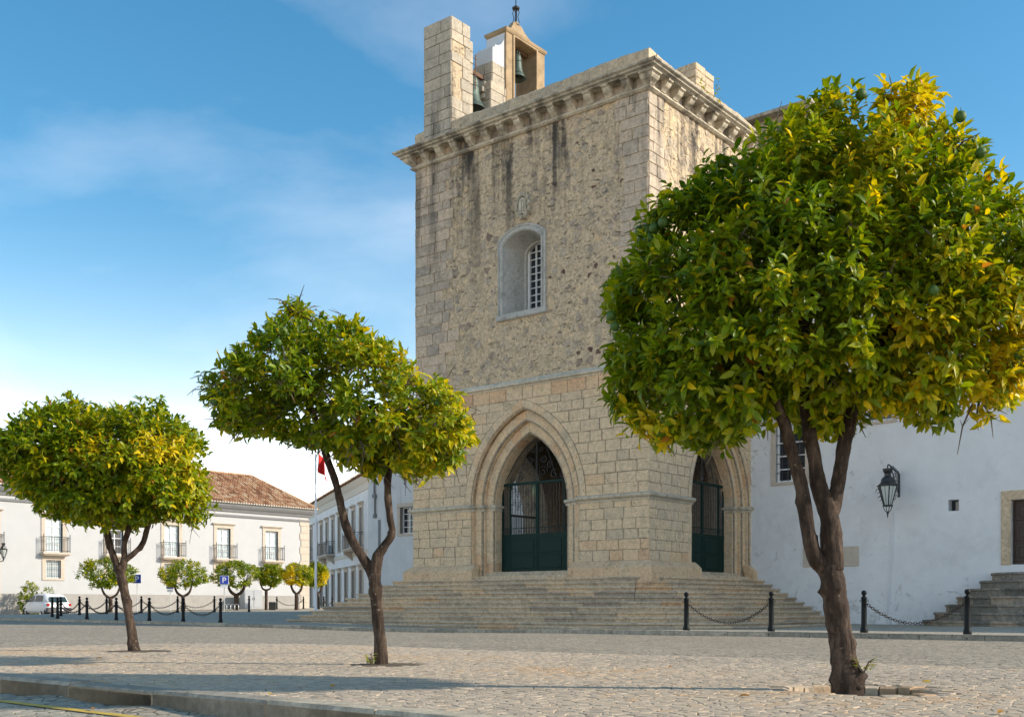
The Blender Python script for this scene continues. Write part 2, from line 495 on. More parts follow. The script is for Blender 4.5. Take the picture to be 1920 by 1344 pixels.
M['dark'] = plain_mat('dark_brown_plaster', (0.20,0.165,0.125), 0.95, var=0.3, scale=2)  # dark brown, used on the porch ceiling
M['bronze'] = plain_mat('verdigris_bronze', (0.085,0.115,0.095), 0.55, 0.45, var=0.45, scale=5, dirt=(0.17,0.24,0.2), dirt_amt=0.6, dirt_scale=3)
M['glass'] = plain_mat('dark_window_glass', (0.022,0.028,0.038), 0.08, 0.0, var=0.2, scale=2, spec=0.6)
M['curtain'] = plain_mat('curtained_glass', (0.52,0.60,0.62), 0.15, 0.0, var=0.22, scale=3, spec=0.6)
M['sash'] = plain_mat('white_window_paint', (0.78,0.78,0.76), 0.5, var=0.06, scale=6)
M['door'] = plain_mat('dark_stained_oak', (0.055,0.030,0.020), 0.55, var=0.4, scale=9, bumps=0.2)
M['bollard'] = plain_mat('bollard_paint', (0.005,0.007,0.008), 0.5, 0.0, var=0.3, scale=18, spec=0.2)
M['lampglass'] = plain_mat('frosted_lamp_glass', (0.62,0.66,0.62), 0.25, var=0.06, scale=4)
M['globe'] = plain_mat('greenish_lamp_glass', (0.30,0.36,0.20), 0.3, var=0.1, scale=4)
M['pipe'] = plain_mat('white_pvc_conduit', (0.74,0.74,0.74), 0.5, var=0.05)
M['signblue'] = plain_mat('sign_blue', (0.010,0.05,0.46), 0.35, var=0.05)
M['signwhite'] = plain_mat('sign_white', (0.85,0.85,0.86), 0.4, var=0.03)
M['galv'] = plain_mat('galvanised_steel', (0.55,0.56,0.56), 0.4, 0.7, var=0.1)
M['whitepole'] = plain_mat('white_pole_paint', (0.82,0.82,0.82), 0.35, var=0.04)
M['red'] = plain_mat('red_flag_cloth', (0.62,0.015,0.012), 0.8, var=0.12)
M['greenflag'] = plain_mat('green_flag_cloth', (0.0,0.11,0.045), 0.8, var=0.12)
M['yellow'] = plain_mat('yellow_emblem', (0.78,0.55,0.02), 0.7, var=0.1)
M['carwhite'] = plain_mat('white_car_paint', (0.74,0.75,0.76), 0.25, var=0.03, coat=0.5)
M['carglass'] = plain_mat('car_glass', (0.03,0.05,0.05), 0.06, var=0.1)
M['rubber'] = plain_mat('black_rubber', (0.02,0.02,0.02), 0.8, var=0.2)
M['cargrey'] = plain_mat('grey_bumper_plastic', (0.085,0.085,0.09), 0.6, var=0.1)
M['taillight'] = plain_mat('red_lens', (0.42,0.012,0.012), 0.2, var=0.1)
M['soil'] = plain_mat('dry_soil', (0.13,0.095,0.06), 0.95, var=0.5, scale=14, bumps=0.6)
M['cabinet'] = plain_mat('pale_metal_cabinet', (0.36,0.37,0.38), 0.5, var=0.06, dirt=(0.4,0.4,0.38), dirt_amt=0.3)
M['bin'] = plain_mat('dark_bin_plastic', (0.025,0.027,0.025), 0.6, var=0.2)
M['fruit'] = plain_mat('unripe_orange_skin', (0.055,0.120,0.010), 0.6, var=0.3, scale=30, bumps=0.25)
M['lineyellow'] = plain_mat('worn_yellow_paint', (0.62,0.40,0.05), 0.8, var=0.3, scale=10, dirt=(0.30,0.26,0.2), dirt_amt=0.9, dirt_scale=9)

def paving_mat(name, cols, sc, jc, mult=1.0):
    """small setts too fine to model one by one: cell pattern with recessed joints"""
    m, nt, b = new_mat(name)
    geo = nt.nodes.new('ShaderNodeNewGeometry')
    pos = geo.outputs['Position']
    w = nd(nt, 'ShaderNodeTexNoise', Scale=0.5, Detail=2)
    nt.links.new(pos, w.inputs['Vector'])
    v1 = nd(nt, 'ShaderNodeTexVoronoi', Scale=sc, feature='F1', Randomness=0.75)
    v2 = nd(nt, 'ShaderNodeTexVoronoi', Scale=sc, feature='DISTANCE_TO_EDGE', Randomness=0.75)
    flat = mapv(nt, pos, (1, 1, 0))
    nt.links.new(flat, v1.inputs['Vector']); nt.links.new(flat, v2.inputs['Vector'])
    n1 = noise(nt, pos, 0.35, 5, 0.6)
    n2 = noise(nt, pos, 25, 4)
    sep = nt.nodes.new('ShaderNodeSeparateXYZ'); nt.links.new(v1.outputs['Color'], sep.inputs[0])
    r = ramp(nt, cols)
    nt.links.new(mathn(nt, 'ADD', mathn(nt, 'MULTIPLY', sep.outputs[0], 0.55), mathn(nt, 'MULTIPLY', n1, 0.55), True), r.inputs[0])
    jr = ramp(nt, [(0.02, (0,0,0)), (0.09, (1,1,1))])
    nt.links.new(v2.outputs['Distance'], jr.inputs[0])
    c = mixc(nt, jr.outputs[0], jc, r.outputs[0])
    g = nd(nt, 'ShaderNodeMapRange'); nt.links.new(n2, g.inputs['Value'])
    g.inputs['To Min'].default_value = 0.8; g.inputs['To Max'].default_value = 1.2
    c = mixc(nt, 1.0, c, g.outputs[0], 'MULTIPLY')
    nt.links.new(c, b.inputs['Base Color'])
    b.inputs['Roughness'].default_value = 0.8
    b.inputs['Specular IOR Level'].default_value = 0.3
    bump(nt, b, mathn(nt, 'ADD', jr.outputs[0], mathn(nt, 'MULTIPLY', n2, 0.3)), 0.6, 0.012)
    return m
M['road'] = paving_mat('road_setts', [(0.15, (0.27,0.22,0.165)), (0.5, (0.39,0.32,0.23)), (0.85, (0.49,0.40,0.28))], 8.5, (0.15,0.125,0.095))
M['pave'] = paving_mat('plaza_calcada', [(0.15, (0.36,0.31,0.24)), (0.5, (0.47,0.40,0.30)), (0.85, (0.54,0.46,0.34))], 10.0, (0.24,0.20,0.15))

def roof_mat():
    m, nt, b = new_mat('terracotta_tiles')
    geo = nt.nodes.new('ShaderNodeNewGeometry')
    at = nd(nt, 'ShaderNodeAttribute', attribute_name='tone')
    r = ramp(nt, [(0.0, (0.24,0.11,0.055)), (0.3, (0.40,0.20,0.10)), (0.6, (0.50,0.28,0.15)), (0.85, (0.56,0.36,0.21)), (1.0, (0.60,0.47,0.31))])
    n1 = noise(nt, geo.outputs['Position'], 0.8, 5)
    nt.links.new(mathn(nt, 'ADD', at.outputs['Fac'], mathn(nt, 'MULTIPLY', mathn(nt, 'SUBTRACT', n1, 0.5), 0.5), True), r.inputs[0])
    n2 = noise(nt, geo.outputs['Position'], 9, 5)
    g = nd(nt, 'ShaderNodeMapRange'); nt.links.new(n2, g.inputs['Value'])
    g.inputs['To Min'].default_value = 0.6; g.inputs['To Max'].default_value = 1.3
    nt.links.new(mixc(nt, 1.0, r.outputs[0], g.outputs[0], 'MULTIPLY'), b.inputs['Base Color'])
    b.inputs['Roughness'].default_value = 0.9
    return m
M['roof'] = roof_mat()

def bark_mat(name, c1, c2, c3):
    m, nt, b = new_mat(name)
    geo = nt.nodes.new('ShaderNodeNewGeometry')
    pos = geo.outputs['Position']
    n1 = noise(nt, mapv(nt, pos, (22, 22, 5)), 1.0, 8, 0.7, 0.5)
    n2 = noise(nt, pos, 5.0, 6, 0.65)
    r = ramp(nt, [(0.36, c1), (0.50, c2), (0.64, c3)])
    nt.links.new(mathn(nt, 'ADD', mathn(nt, 'MULTIPLY', n1, 0.55), mathn(nt, 'MULTIPLY', n2, 0.45)), r.inputs[0])
    sp = noise(nt, pos, 16, 3, 0.5)
    sr = ramp(nt, [(0.66, (0,0,0)), (0.72, (1,1,1))]); nt.links.new(sp, sr.inputs[0])
    c = mixc(nt, mathn(nt, 'MULTIPLY', sr.outputs[0], 0.55), r.outputs[0], (0.30,0.24,0.18))
    nt.links.new(c, b.inputs['Base Color'])
    b.inputs['Roughness'].default_value = 0.85
    b.inputs['Specular IOR Level'].default_value = 0.25
    bump(nt, b, mathn(nt, 'ADD', n1, mathn(nt, 'MULTIPLY', sp, 0.5)), 1.0, 0.03)
    return m
M['bark'] = bark_mat('citrus_bark', (0.016,0.010,0.007), (0.055,0.036,0.025), (0.15,0.105,0.075))
M['twig'] = bark_mat('dry_twig', (0.10,0.075,0.055), (0.17,0.135,0.10), (0.25,0.20,0.15))

def leaf_mat():
    m, nt, b = new_mat('citrus_leaf')
    at = nd(nt, 'ShaderNodeAttribute', attribute_name='lcol')
    out = nt.nodes['Material Output']
    geo = nt.nodes.new('ShaderNodeNewGeometry')
    n1 = noise(nt, geo.outputs['Position'], 60, 3)
    g = nd(nt, 'ShaderNodeMapRange'); nt.links.new(n1, g.inputs['Value'])
    g.inputs['To Min'].default_value = 0.8; g.inputs['To Max'].default_value = 1.2
    c = mixc(nt, 1.0, at.outputs['Color'], g.outputs[0], 'MULTIPLY')
    nt.links.new(c, b.inputs['Base Color'])
    b.inputs['Roughness'].default_value = 0.42
    b.inputs['Specular IOR Level'].default_value = 0.35
    tr = nt.nodes.new('ShaderNodeBsdfTranslucent')
    tc = mixc(nt, 1.0, c, (1.5, 1.35, 0.35), 'MULTIPLY')
    nt.links.new(tc, tr.inputs['Color'])
    mx = nt.nodes.new('ShaderNodeMixShader'); mx.inputs[0].default_value = 0.40
    nt.links.new(b.outputs[0], mx.inputs[1]); nt.links.new(tr.outputs[0], mx.inputs[2])
    nt.links.new(mx.outputs[0], out.inputs['Surface'])
    return m
M['leaf'] = leaf_mat()
# ------------------------------------------------------------------ ground, road, pavements
def H(x, y):
    """height of the raised pavements"""
    hl = 0.182 + 0.00625*(y-60) + 0.006*(x+20)
    h = max(-0.1, min(0.5, hl)) * sstep(44, 58, y)
    h -= 0.30*sstep(-25, -31, x)*sstep(56, 66, y)
    return h - 0.2*math.exp(-((x-2)/14.0)**2 - ((y-38)/7.0)**2)

def E(x, y):
    return (x+4.23)*-0.643 + (y-9.06)*-0.766

def G(x, y):
    """height of the carriageway"""
    q = y + 0.6*x
    return H(x, y) - (0.02 + 0.085*sstep(15.5, 22, q)) - 0.11*sstep(-1.0, 0.0, E(x, y))

ISL = [(11, 1.2), (4.2, 1.97), (1.6, 4.16), (-.78, 6.16), (-2.5, 7.6), (-4.23, 9.06), (-5.8, 10.35), (-7.2, 11.8), (-7.9, 13.2), (-7.8, 14.8), (-6.9, 16.3), (-5.6, 17.3),
       (-4.0, 17.45), (-2.4, 16.7), (0, 14.6), (2.66, 12.7), (4.8, 10.3), (8, 6.5), (11, 2.5)]

def sheet(name, outline, zf, step, mat, bounds, dz=0.0, skirt=0.0, **kw):
    """a polygon draped over the height function"""
    pts = []
    n = len(outline)
    for i in range(n):
        a, b = outline[i], outline[(i+1) % n]
        L = math.hypot(b[0]-a[0], b[1]-a[1]); k = max(1, int(L/step))
        for j in range(k):
            pts.append((a[0]+(b[0]-a[0])*j/k, a[1]+(b[1]-a[1])*j/k))
    nb = len(pts)
    x0, x1, y0, y1 = bounds
    x = x0
    while x < x1:
        y = y0
        while y < y1:
            if inside(outline, x, y): pts.append((x, y))
            y += step
        x += step
    vs, _, fs, *_ = delaunay_2d_cdt([Vector(p) for p in pts], [(i, (i+1) % nb) for i in range(nb)], [], 1, 1e-5)
    mb = MB()
    mb.add([(p.x, p.y, zf(p.x, p.y)+dz) for p in vs], [list(f) for f in fs])
    if skirt:
        ring = [(p[0], p[1]) for p in pts[:nb]]
        sv = [(a, b, zf(a, b)+dz) for a, b in ring] + [(a, b, zf(a, b)+dz-skirt) for a, b in ring]
        mb.add(sv, [(i, (i+1) % nb, (i+1) % nb+nb, i+nb) for i in range(nb)])
    return mb.build(name, mat, smooth=False, kind='structure', **kw)

# one sheet to the horizon: fine near the square, coarse beyond
def ground_sheet():
    xs = [-2500, -900, -300, -120] + list(np.arange(-70, 71, 1.0)) + [120, 300, 900, 2500]
    ys = [-1500, -400, -100, -30] + list(np.arange(-12, 131, 1.0)) + [200, 500, 1200, 3000]
    vs = [(x, y, G(min(70, max(-70, x)), min(130, max(-12, y))) - (.3 if math.hypot(x-2.5, y-7.85) < 1.7 else 0)) for y in ys for x in xs]
    nx = len(xs)
    fs = [(j*nx+i, j*nx+i+1, (j+1)*nx+i+1, (j+1)*nx+i) for j in range(len(ys)-1) for i in range(nx-1)]
    mb = MB(); mb.add(vs, fs)
    return mb.build('road', M['road'], smooth=True, kind='structure')
ROAD = ground_sheet()

KERB = [(-60, 66), (-38, 58), (-25.5, 51.8), (-17, 45.4), (-10.8, 41.2), (-6.5, 38.3), (0.2, 32.0), (2.4, 28.6), (4.0, 26.3), (5.9, 25.2), (9.5, 22.0), (16, 17.3), (30, 8), (44, -2)]
PAVE = KERB + [(70, 30), (60, 110), (-60, 125)]
PAV = sheet('church_pavement', PAVE, H, 1.3, M['pave'], (-60, 70, -2, 125))

def kerb_run(parent, line, zf, L0, w, top, bot, mat, side, y_far=75):
    """row of kerb stones, each a part; side=+1 puts the stone's body to the left of the run"""
    pts = [Vector(p) for p in line]
    for i in range(len(pts)-1):
        a, b = pts[i], pts[i+1]
        L = (b-a).length; k = max(1, round(L/L0)); d = (b-a)/L
        nrm = Vector((-d.y, d.x))*side
        cuts = [0] + sorted((j+random.uniform(-.18, .18))/k for j in range(1, k)) + [1]
        for j in range(k):
            p, q = a+(b-a)*cuts[j] + d*0.008, a+(b-a)*cuts[j+1] - d*0.008
            if p.y > y_far or p.y < -3: continue
            jz = random.uniform(-.006, .006); c = 0.018
            mb = MB()
            vs = []
            for e in (p, q):
                z = zf(e.x, e.y) + jz
                prof = [(0.0, bot), (0.0, top-c*1.6), (c*1.2, top), (w, top), (w, bot)]
                for o, h in prof:
                    vs.append((e.x+nrm.x*o, e.y+nrm.y*o, z+h))
            mb.add(vs, [(0,1,6,5),(1,2,7,6),(2,3,8,7),(3,4,9,8),(4,3,2,1,0),(5,6,7,8,9)], random.random())
            mb.build('kerb_stone', mat, parent)

kerb_run(PAV, KERB[1:-1], H, 1.25, 0.30, 0.012, -0.20, M['kerb'], 1)

ISLAND = sheet('tree_island', ISL, lambda x, y: 0.0, 0.9, M['joint'], (-8, 11, 1, 18), dz=-0.009, skirt=0.2)
# pit round the near tree is a real hole in the paving
T3X, T3Y = 2.40, 7.80
PIT = (2.50, 7.85, 0.52, 0.46)
def in_pit(x, y, s=1.0):
    return ((x-PIT[0])/(PIT[2]*s))**2 + ((y-PIT[1])/(PIT[3]*s))**2 < 1
me = ISLAND.data
import bmesh
bm = bmesh.new(); bm.from_mesh(me)
bmesh.ops.delete(bm, geom=[f for f in bm.faces if (f.calc_center_median().x-PIT[0])**2+(f.calc_center_median().y-PIT[1])**2 < 1.15**2 and abs(f.normal.z) > .5], context='FACES')
bm.to_mesh(me); bm.free()
kerb_run(ISLAND, [(8.0, -1.2), (4.2, 1.97), (1.6, 4.16), (-.78, 6.16), (-2.5, 7.6), (-4.23, 9.06), (-5.8, 10.35), (-7.2, 11.8)], lambda x, y: 0.0, 1.05, 0.22, 0.012, -0.20, M['kerb'], -1)
# bed under the pit edge
mb = MB()
ring1 = [(PIT[0]+1.75*math.cos(2*PI*k/28), PIT[1]+1.75*math.sin(2*PI*k/28)) for k in range(28)]
ring0 = [(PIT[0]+(PIT[2]+.03)*math.cos(2*PI*k/28), PIT[1]+(PIT[3]+.03)*math.sin(2*PI*k/28)) for k in range(28)]
mb.add([(*p, -0.0105) for p in ring0]+[(*p, -0.0105) for p in ring1], [(k, k+28, (k+1) % 28+28, (k+1) % 28) for k in range(28)])
mb.build('bedding', M['joint'], ISLAND)
mb = MB()
sv = [(PIT[0], PIT[1], -0.105)]
for rr in (0.35, 0.75, 1.12):
    for k in range(28):
        sv.append((PIT[0]+PIT[2]*rr*math.cos(2*PI*k/28), PIT[1]+PIT[3]*rr*math.sin(2*PI*k/28), -0.11+random.uniform(-.015, .015)))
fs = [(0, 1+k, 1+(k+1) % 28) for k in range(28)]
for r_ in range(2):
    fs += [(1+r_*28+k, 1+r_*28+28+k, 1+r_*28+28+(k+1) % 28, 1+r_*28+(k+1) % 28) for k in range(28)]
mb.add(sv, fs)
mb.build('soil_bed', M['soil'], ISLAND, smooth=True)
# ring of upright stones lining the pit
a = 0.0
while a < 2*PI-0.1:
    da = random.uniform(0.17, 0.30)
    mb = MB()
    vs = []
    top = random.uniform(-.012, .010)
    for ang in (a+.012, a+da*.5, a+da-.012):
        for rr, z in ((1.0+random.uniform(-.02,.02), -.2), (1.0+random.uniform(-.03,.01), top-.012), (1.06, top), (1.28, top-.002), (1.28, -.2)):
            vs.append((PIT[0]+PIT[2]*rr*math.cos(ang), PIT[1]+PIT[3]*rr*math.sin(ang), z))
    fs = []
    for s in range(2):
        for k in range(4):
            fs.append((s*5+k, s*5+5+k, s*5+6+k, s*5+1+k))
    fs += [(0,1,2,3,4), (14,13,12,11,10)]
    mb.add(vs, fs, random.uniform(.5, 1.0))
    mb.build('pit_stone', M['sett'], ISLAND)
    a += da

# setts: irregular limestone cubes, joints recessed; the nearest 300 are objects of their own
def sett_field(parent, outline, bounds, s, zf, keep, n_obj, mat, name='sett', big=None):
    polys = cells(*bounds, s, s*.92, jit=0.36, gap=0.006, keep=keep)
    items = []
    for p in polys:
        cx = sum(q[0] for q in p)/len(p); cy = sum(q[1] for q in p)/len(p)
        items.append((math.hypot(cx, cy), cx, cy, p))
    items.sort(key=lambda t: t[0])
    rest = MB()
    cnt = 0
    for d, cx, cy, p in items:
        z = zf(cx, cy)
        px = 960+F_PX*cx/max(cy, .1); py = HZ+F_PX*CAM_Z/max(cy, .1)
        vis = 0 < px < 1920 and py < 1344
        own = vis and cnt < n_obj
        cnt += own
        mb = MB() if own else rest
        jz = random.gauss(0, .0013); tx, ty = random.gauss(0, .010), random.gauss(0, .010)
        n = len(p)
        vs = [(q[0], q[1], z-.03) for q in p]
        for k in (0.975, 0.87):
            vs += [(cx+(q[0]-cx)*k, cy+(q[1]-cy)*k, z+jz+(q[0]-cx)*tx*k+(q[1]-cy)*ty*k-(.0028 if k > .9 else 0)) for q in p]
        fs = [tuple(range(2*n, 3*n))]
        for r_ in range(2):
            fs += [(r_*n+i, r_*n+(i+1) % n, r_*n+n+(i+1) % n, r_*n+n+i) for i in range(n)]
        stain = math.sin(cx*1.3+cy*.7)*.5+math.sin(cx*.6-cy*1.9+1.3)*.5
        mb.add(vs, fs, min(1, max(0, random.gauss(.48, .20)+.32*stain)))
        if own: mb.build(name, mat, parent)
    if rest.f: rest.build(name+'_field', mat, parent, kind='stuff')

PATCH = [(-1.28, 11.22, .40, .36), (-4.92, 14.5, .44, .42)]
isl_in = lambda x, y: inside(ISL, x, y) and E(x, y) < -0.27 and not in_pit(x, y, 1.27) and not any(((x-a)/c)**2+((y-b)/d)**2 < 1+.25*math.sin(9*math.atan2(y-b, x-a)) for a, b, c, d in PATCH) and abs(x) < 0.52*y+1.2 and y > 3.0
sett_field(ISLAND, ISL, (-8, 8, 3.0, 17.5), 0.100, lambda x, y: 0.0, isl_in, 300, M['sett'])
st_in = lambda x, y: E(x, y) > 0.03 and x > -0.5*y-0.4 and 4.6 < y < 11 and x < 1.2
sett_field(ROAD, None, (-5.6, 1.2, 4.6, 11.0), 0.118, lambda x, y: G(x, y)+.014, st_in, 90, M['kerb'])
# bare earth round the feet of the other two trees
for a, b, c, d in PATCH:
    mb = MB(); vs = [(a, b, .006)]
    for rr in (.5, 1.0, 1.35):
        vs += [(a+c*rr*math.cos(2*PI*k/22), b+d*rr*math.sin(2*PI*k/22), (.004 if rr < .6 else -.004 if rr < 1.1 else -.016)+random.uniform(-.004, .004)) for k in range(22)]
    fs = [(0, 1+k, 1+(k+1) % 22) for k in range(22)]+[(1+r_*22+k, 23+r_*22+k, 23+r_*22+(k+1) % 22, 1+r_*22+(k+1) % 22) for r_ in range(2) for k in range(22)]
    mb.add(vs, fs); mb.build('soil_bed', M['soil'], ISLAND, smooth=True)
# yellow line along the kerb
mb = MB()
pl = [(4.2, 1.97), (1.6, 4.16), (-.78, 6.16), (-2.5, 7.6), (-4.23, 9.06), (-5.8, 10.35)]
for i in range(len(pl)-1):
    a, b = Vector(pl[i]), Vector(pl[i+1]); d = (b-a).normalized(); nn = Vector((d.y, -d.x))*-1
    k = 10
    for j in range(k):
        p, q = a+(b-a)*j/k, a+(b-a)*(j+1)/k
        w0, w1 = .36, .45
        if E(p.x+nn.x*.3, p.y+nn.y*.3) < 0: nn = -nn
        mb.add([(e.x+nn.x*w, e.y+nn.y*w, G(e.x+nn.x*w, e.y+nn.y*w)+.021) for e, w in ((p, w0), (q, w0), (q, w1), (p, w1))], [(0,1,2,3)])
mb.build('painted_line', M['lineyellow'], ROAD)

# ------------------------------------------------------------------ the cathedral tower
P0 = (4.76, 38.0, 0.0)
TH = math.atan2(-0.632, 0.775)
TW, TD = 11.4, 10.4                           # width of the front, depth of the side
TF, Z0, Z1, Z2, ZC = 1.61, 2.19, 4.43, 9.05, 18.62
tower = empty('cathedral_tower', P0, TH, label='weathered limestone cathedral tower with pointed arch gateway and belfry on top', cat='tower')
Tfront = lambda a, d, b: (a, d, b)            # a runs right along the front
Tright = lambda a, d, b: (-d, a, b)           # a runs back along the right side
Tleft = lambda a, d, b: (-TW+d, -a, b)        # a runs forward along the left side
ARC_C, ARC_S = 1.22, 4.45                     # arch centres lie this far beyond the axis; springing height

def arch_x(a, z):
    """half width of the arch of half span a at height z"""
    if z <= ARC_S: return a
    R = a+ARC_C
    q = R*R-(z-ARC_S)**2
    return max(0.0, math.sqrt(q)-ARC_C) if q > 0 else 0.0
def arch_top(a):
    return ARC_S+math.sqrt((a+ARC_C)**2-ARC_C**2)
def arch_pts(a, n=10):
    R = a+ARC_C; fm = math.acos(ARC_C/R)
    return [(R*math.cos(fm*k/n)-ARC_C, ARC_S+R*math.sin(fm*k/n)) for k in range(n+1)]

def wall_arch(mb, x0, x1, z0, z1, cx, a, d0, d1, tone=.4):
    """wall slab with a pointed opening through it"""
    mb.box(x0, cx-a, d0, d1, z0, z1, tone); mb.box(cx+a, x1, d0, d1, z0, z1, tone)
    pts = arch_pts(a)
    for s in (-1, 1):
        for k in range(len(pts)-1):
            (xa, za), (xb, zb) = pts[k], pts[k+1]
            poly = [(cx+s*xa, za), (cx+s*xa, z1), (cx+s*xb, z1), (cx+s*xb, zb)]
            mb.prism(poly if s > 0 else poly[::-1], d0, d1, tone)

FX, SX = -5.60, 5.20                          # arch axes on front and side
A_OUT, A_MID, A_IN = 2.58, 2.17, 1.76
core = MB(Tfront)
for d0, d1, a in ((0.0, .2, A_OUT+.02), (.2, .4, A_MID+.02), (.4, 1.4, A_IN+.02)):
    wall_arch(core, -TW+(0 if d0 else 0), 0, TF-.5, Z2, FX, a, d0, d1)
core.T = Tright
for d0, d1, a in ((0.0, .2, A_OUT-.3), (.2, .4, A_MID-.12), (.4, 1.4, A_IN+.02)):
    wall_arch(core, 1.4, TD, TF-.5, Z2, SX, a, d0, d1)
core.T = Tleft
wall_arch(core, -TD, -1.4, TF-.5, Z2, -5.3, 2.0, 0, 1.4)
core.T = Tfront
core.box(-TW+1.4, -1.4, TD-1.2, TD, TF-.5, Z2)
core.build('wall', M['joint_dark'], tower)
core = MB(Tfront)
# upper body, hollow behind the big window
WX0, WX1, WZ0, WZS, WZT = -6.62, -4.78, 11.78, 14.45, 14.84      # clear opening of the window
ub = 0.07
core.box(-TW+ub, WX0, ub, TD-ub, Z2, ZC+.7); core.box(WX1, -ub, ub, TD-ub, Z2, ZC+.7)
core.box(WX0, WX1, ub, TD-ub, Z2, WZ0); core.box(WX0, WX1, 1.9, TD-ub, WZ0, ZC+.7)
def seg_arch(x0, x1, zs, zt, n=10):
    w = (x1-x0)/2; h = zt-zs; R = (w*w+h*h)/(2*h); cz = zt-R; cx = (x0+x1)/2
    f = math.asin(min(1, w/R))
    return [(cx+R*math.sin(-f+2*f*k/n), cz+R*math.cos(-f+2*f*k/n)) for k in range(n+1)]
sa = seg_arch(WX0, WX1, WZS, WZT)
for k in range(len(sa)-1):
    core.prism([sa[k], (sa[k][0], ZC+.7), (sa[k+1][0], ZC+.7), sa[k+1]], ub, 1.9)
core.build('wall', M['mortar'], tower)
# porch floor and vault
mb = MB(); mb.box(-TW+.3, -.3, .3, TD-.3, TF-.3, TF+.28, .3); mb.build('porch_floor', M['step'], tower)
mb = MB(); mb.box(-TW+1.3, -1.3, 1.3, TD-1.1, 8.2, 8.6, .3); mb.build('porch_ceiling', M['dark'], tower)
# threshold
mb = MB(); mb.cbox(FX-2.6, FX+2.6, -.16, .9, TF-.2, TF+.14, .03, .7); mb.build('threshold', M['step'], tower)
mb = MB(); mb.cbox(FX-1.9, FX+1.9, .32, .95, TF+.1, TF+.30, .02, .6); mb.build('threshold', M['step'], tower)
mb = MB(); mb.T = Tright; mb.cbox(SX-2.3, SX+2.2, -.12, .9, TF-.2, TF+.14, .03, .6); mb.build('threshold', M['step'], tower)

blocks = []                                    # (size in the picture, MB, name, material)
def course_wall(T, x0, x1, z0, z1, left_fn, right_fn, hs, ws, tone_fn, mat, proud=.014, gap=.010, inset=.013, d0=0.0, own=True, rag=0.0):
    """courses of squared blocks between two edges that may lean"""
    z = z0
    while z < z1-.05:
        h = random.uniform(*hs)
        if z1-(z+h) < hs[0]*.6: h = z1-z
        za, zb = z+gap/2, z+h-gap/2
        L0, L1 = left_fn(za), left_fn(zb); R0, R1 = right_fn(za), right_fn(zb)
        if rag > 0: R0 = R1 = (R0+R1)/2+random.uniform(-rag, rag)
        if rag < 0: L0 = L1 = (L0+L1)/2+random.uniform(rag, -rag)
        Lm, Rm = max(L0, L1), min(R0, R1)
        cuts = []
        x = (L0+L1)/2 + random.uniform(.3, 1.0)*ws[1]
        end = (R0+R1)/2
        while x < end-ws[0]*.6:
            cuts.append(x); x += random.uniform(*ws)
        cuts = [c for c in cuts if c > Lm+.14 and c < Rm-.14]
        edges = [(L0, L1)] + [(c, c) for c in cuts] + [(R0, R1)]
        for (a0, a1), (b0, b1) in zip(edges[:-1], edges[1:]):
            poly = [(a0+gap/2, za), (b0-gap/2, za), (b1-gap/2, zb), (a1+gap/2, zb)]
            if min(b0-a0, b1-a1) < .05:
                if max(b0-a0, b1-a1) < .12: continue
            mb = MB(T)
            # corners knocked off a little so no two blocks are alike
            poly = [(p[0]+random.uniform(-.013, .010), p[1]+random.uniform(-.010, .010)) for p in poly]
            mb.plate(poly, d0+.05, .05+proud+random.uniform(-.007, .009), inset*random.uniform(.8, 1.7), tone_fn((a0+b0)/2, (za+zb)/2))
            blocks.append(((b0-a0)*(zb-za)*(1.0 if own else 0.0), mb, mat))
        z += h

def tone_low(x, z):
    t = random.gauss(.46, .11)
    if z < 2.9: t += random.choice((0, 0, .12, .35))
    if z > 8.55: t += random.choice((.1, .25, .4))
    return min(1, max(0, t))
fl = lambda z: -TW-.012
fr = lambda z: .012
for za, zb in ((Z0, Z1-.12), (Z1+.1, Z2-.14)):
    mname = 'ashlar'
    def aL(z): return FX-arch_x(A_OUT+.36, z) if z > Z1+.05 else FX-A_OUT-.03
    def aR(z): return FX+arch_x(A_OUT+.36, z) if z > Z1+.05 else FX+A_OUT+.03
    ztop = arch_top(A_OUT+.36)
    if zb < ztop:
        course_wall(Tfront, -TW, 0, za, zb, fl, aL, (.33, .42), (.5, .95), tone_low, mname)
        course_wall(Tfront, -TW, 0, za, zb, aR, fr, (.33, .42), (.5, .95), tone_low, mname)
    else:
        course_wall(Tfront, -TW, 0, za, ztop, fl, aL, (.36, .42), (.5, .95), tone_low, mname)
        course_wall(Tfront, -TW, 0, za, ztop, aR, fr, (.36, .42), (.5, .95), tone_low, mname)
        course_wall(Tfront, -TW, 0, ztop, zb, fl, fr, (.36, .42), (.5, .95), tone_low, mname)
A_SO = A_OUT-.32
for za, zb in ((Z0, Z1-.12), (Z1+.1, Z2-.14)):
    def sL(z): return SX-arch_x(A_SO+.3, z) if z > Z1+.05 else SX-A_SO-.03
    def sR(z): return SX+arch_x(A_SO+.3, z) if z > Z1+.05 else SX+A_SO+.03
    s0 = lambda z: -.012
    s1 = lambda z: 8.2
    ztop = min(zb, arch_top(A_SO+.3))
    course_wall(Tright, 0, TD, za, ztop, s0, sL, (.34, .42), (.45, .85), tone_low, 'ashlar')
    course_wall(Tright, 0, TD, za, ztop, sR, s1, (.34, .42), (.45, .85), tone_low, 'ashlar')
    if ztop < zb-.2: course_wall(Tright, 0, TD, ztop, zb, s0, s1, (.34, .42), (.45, .85), tone_low, 'ashlar')
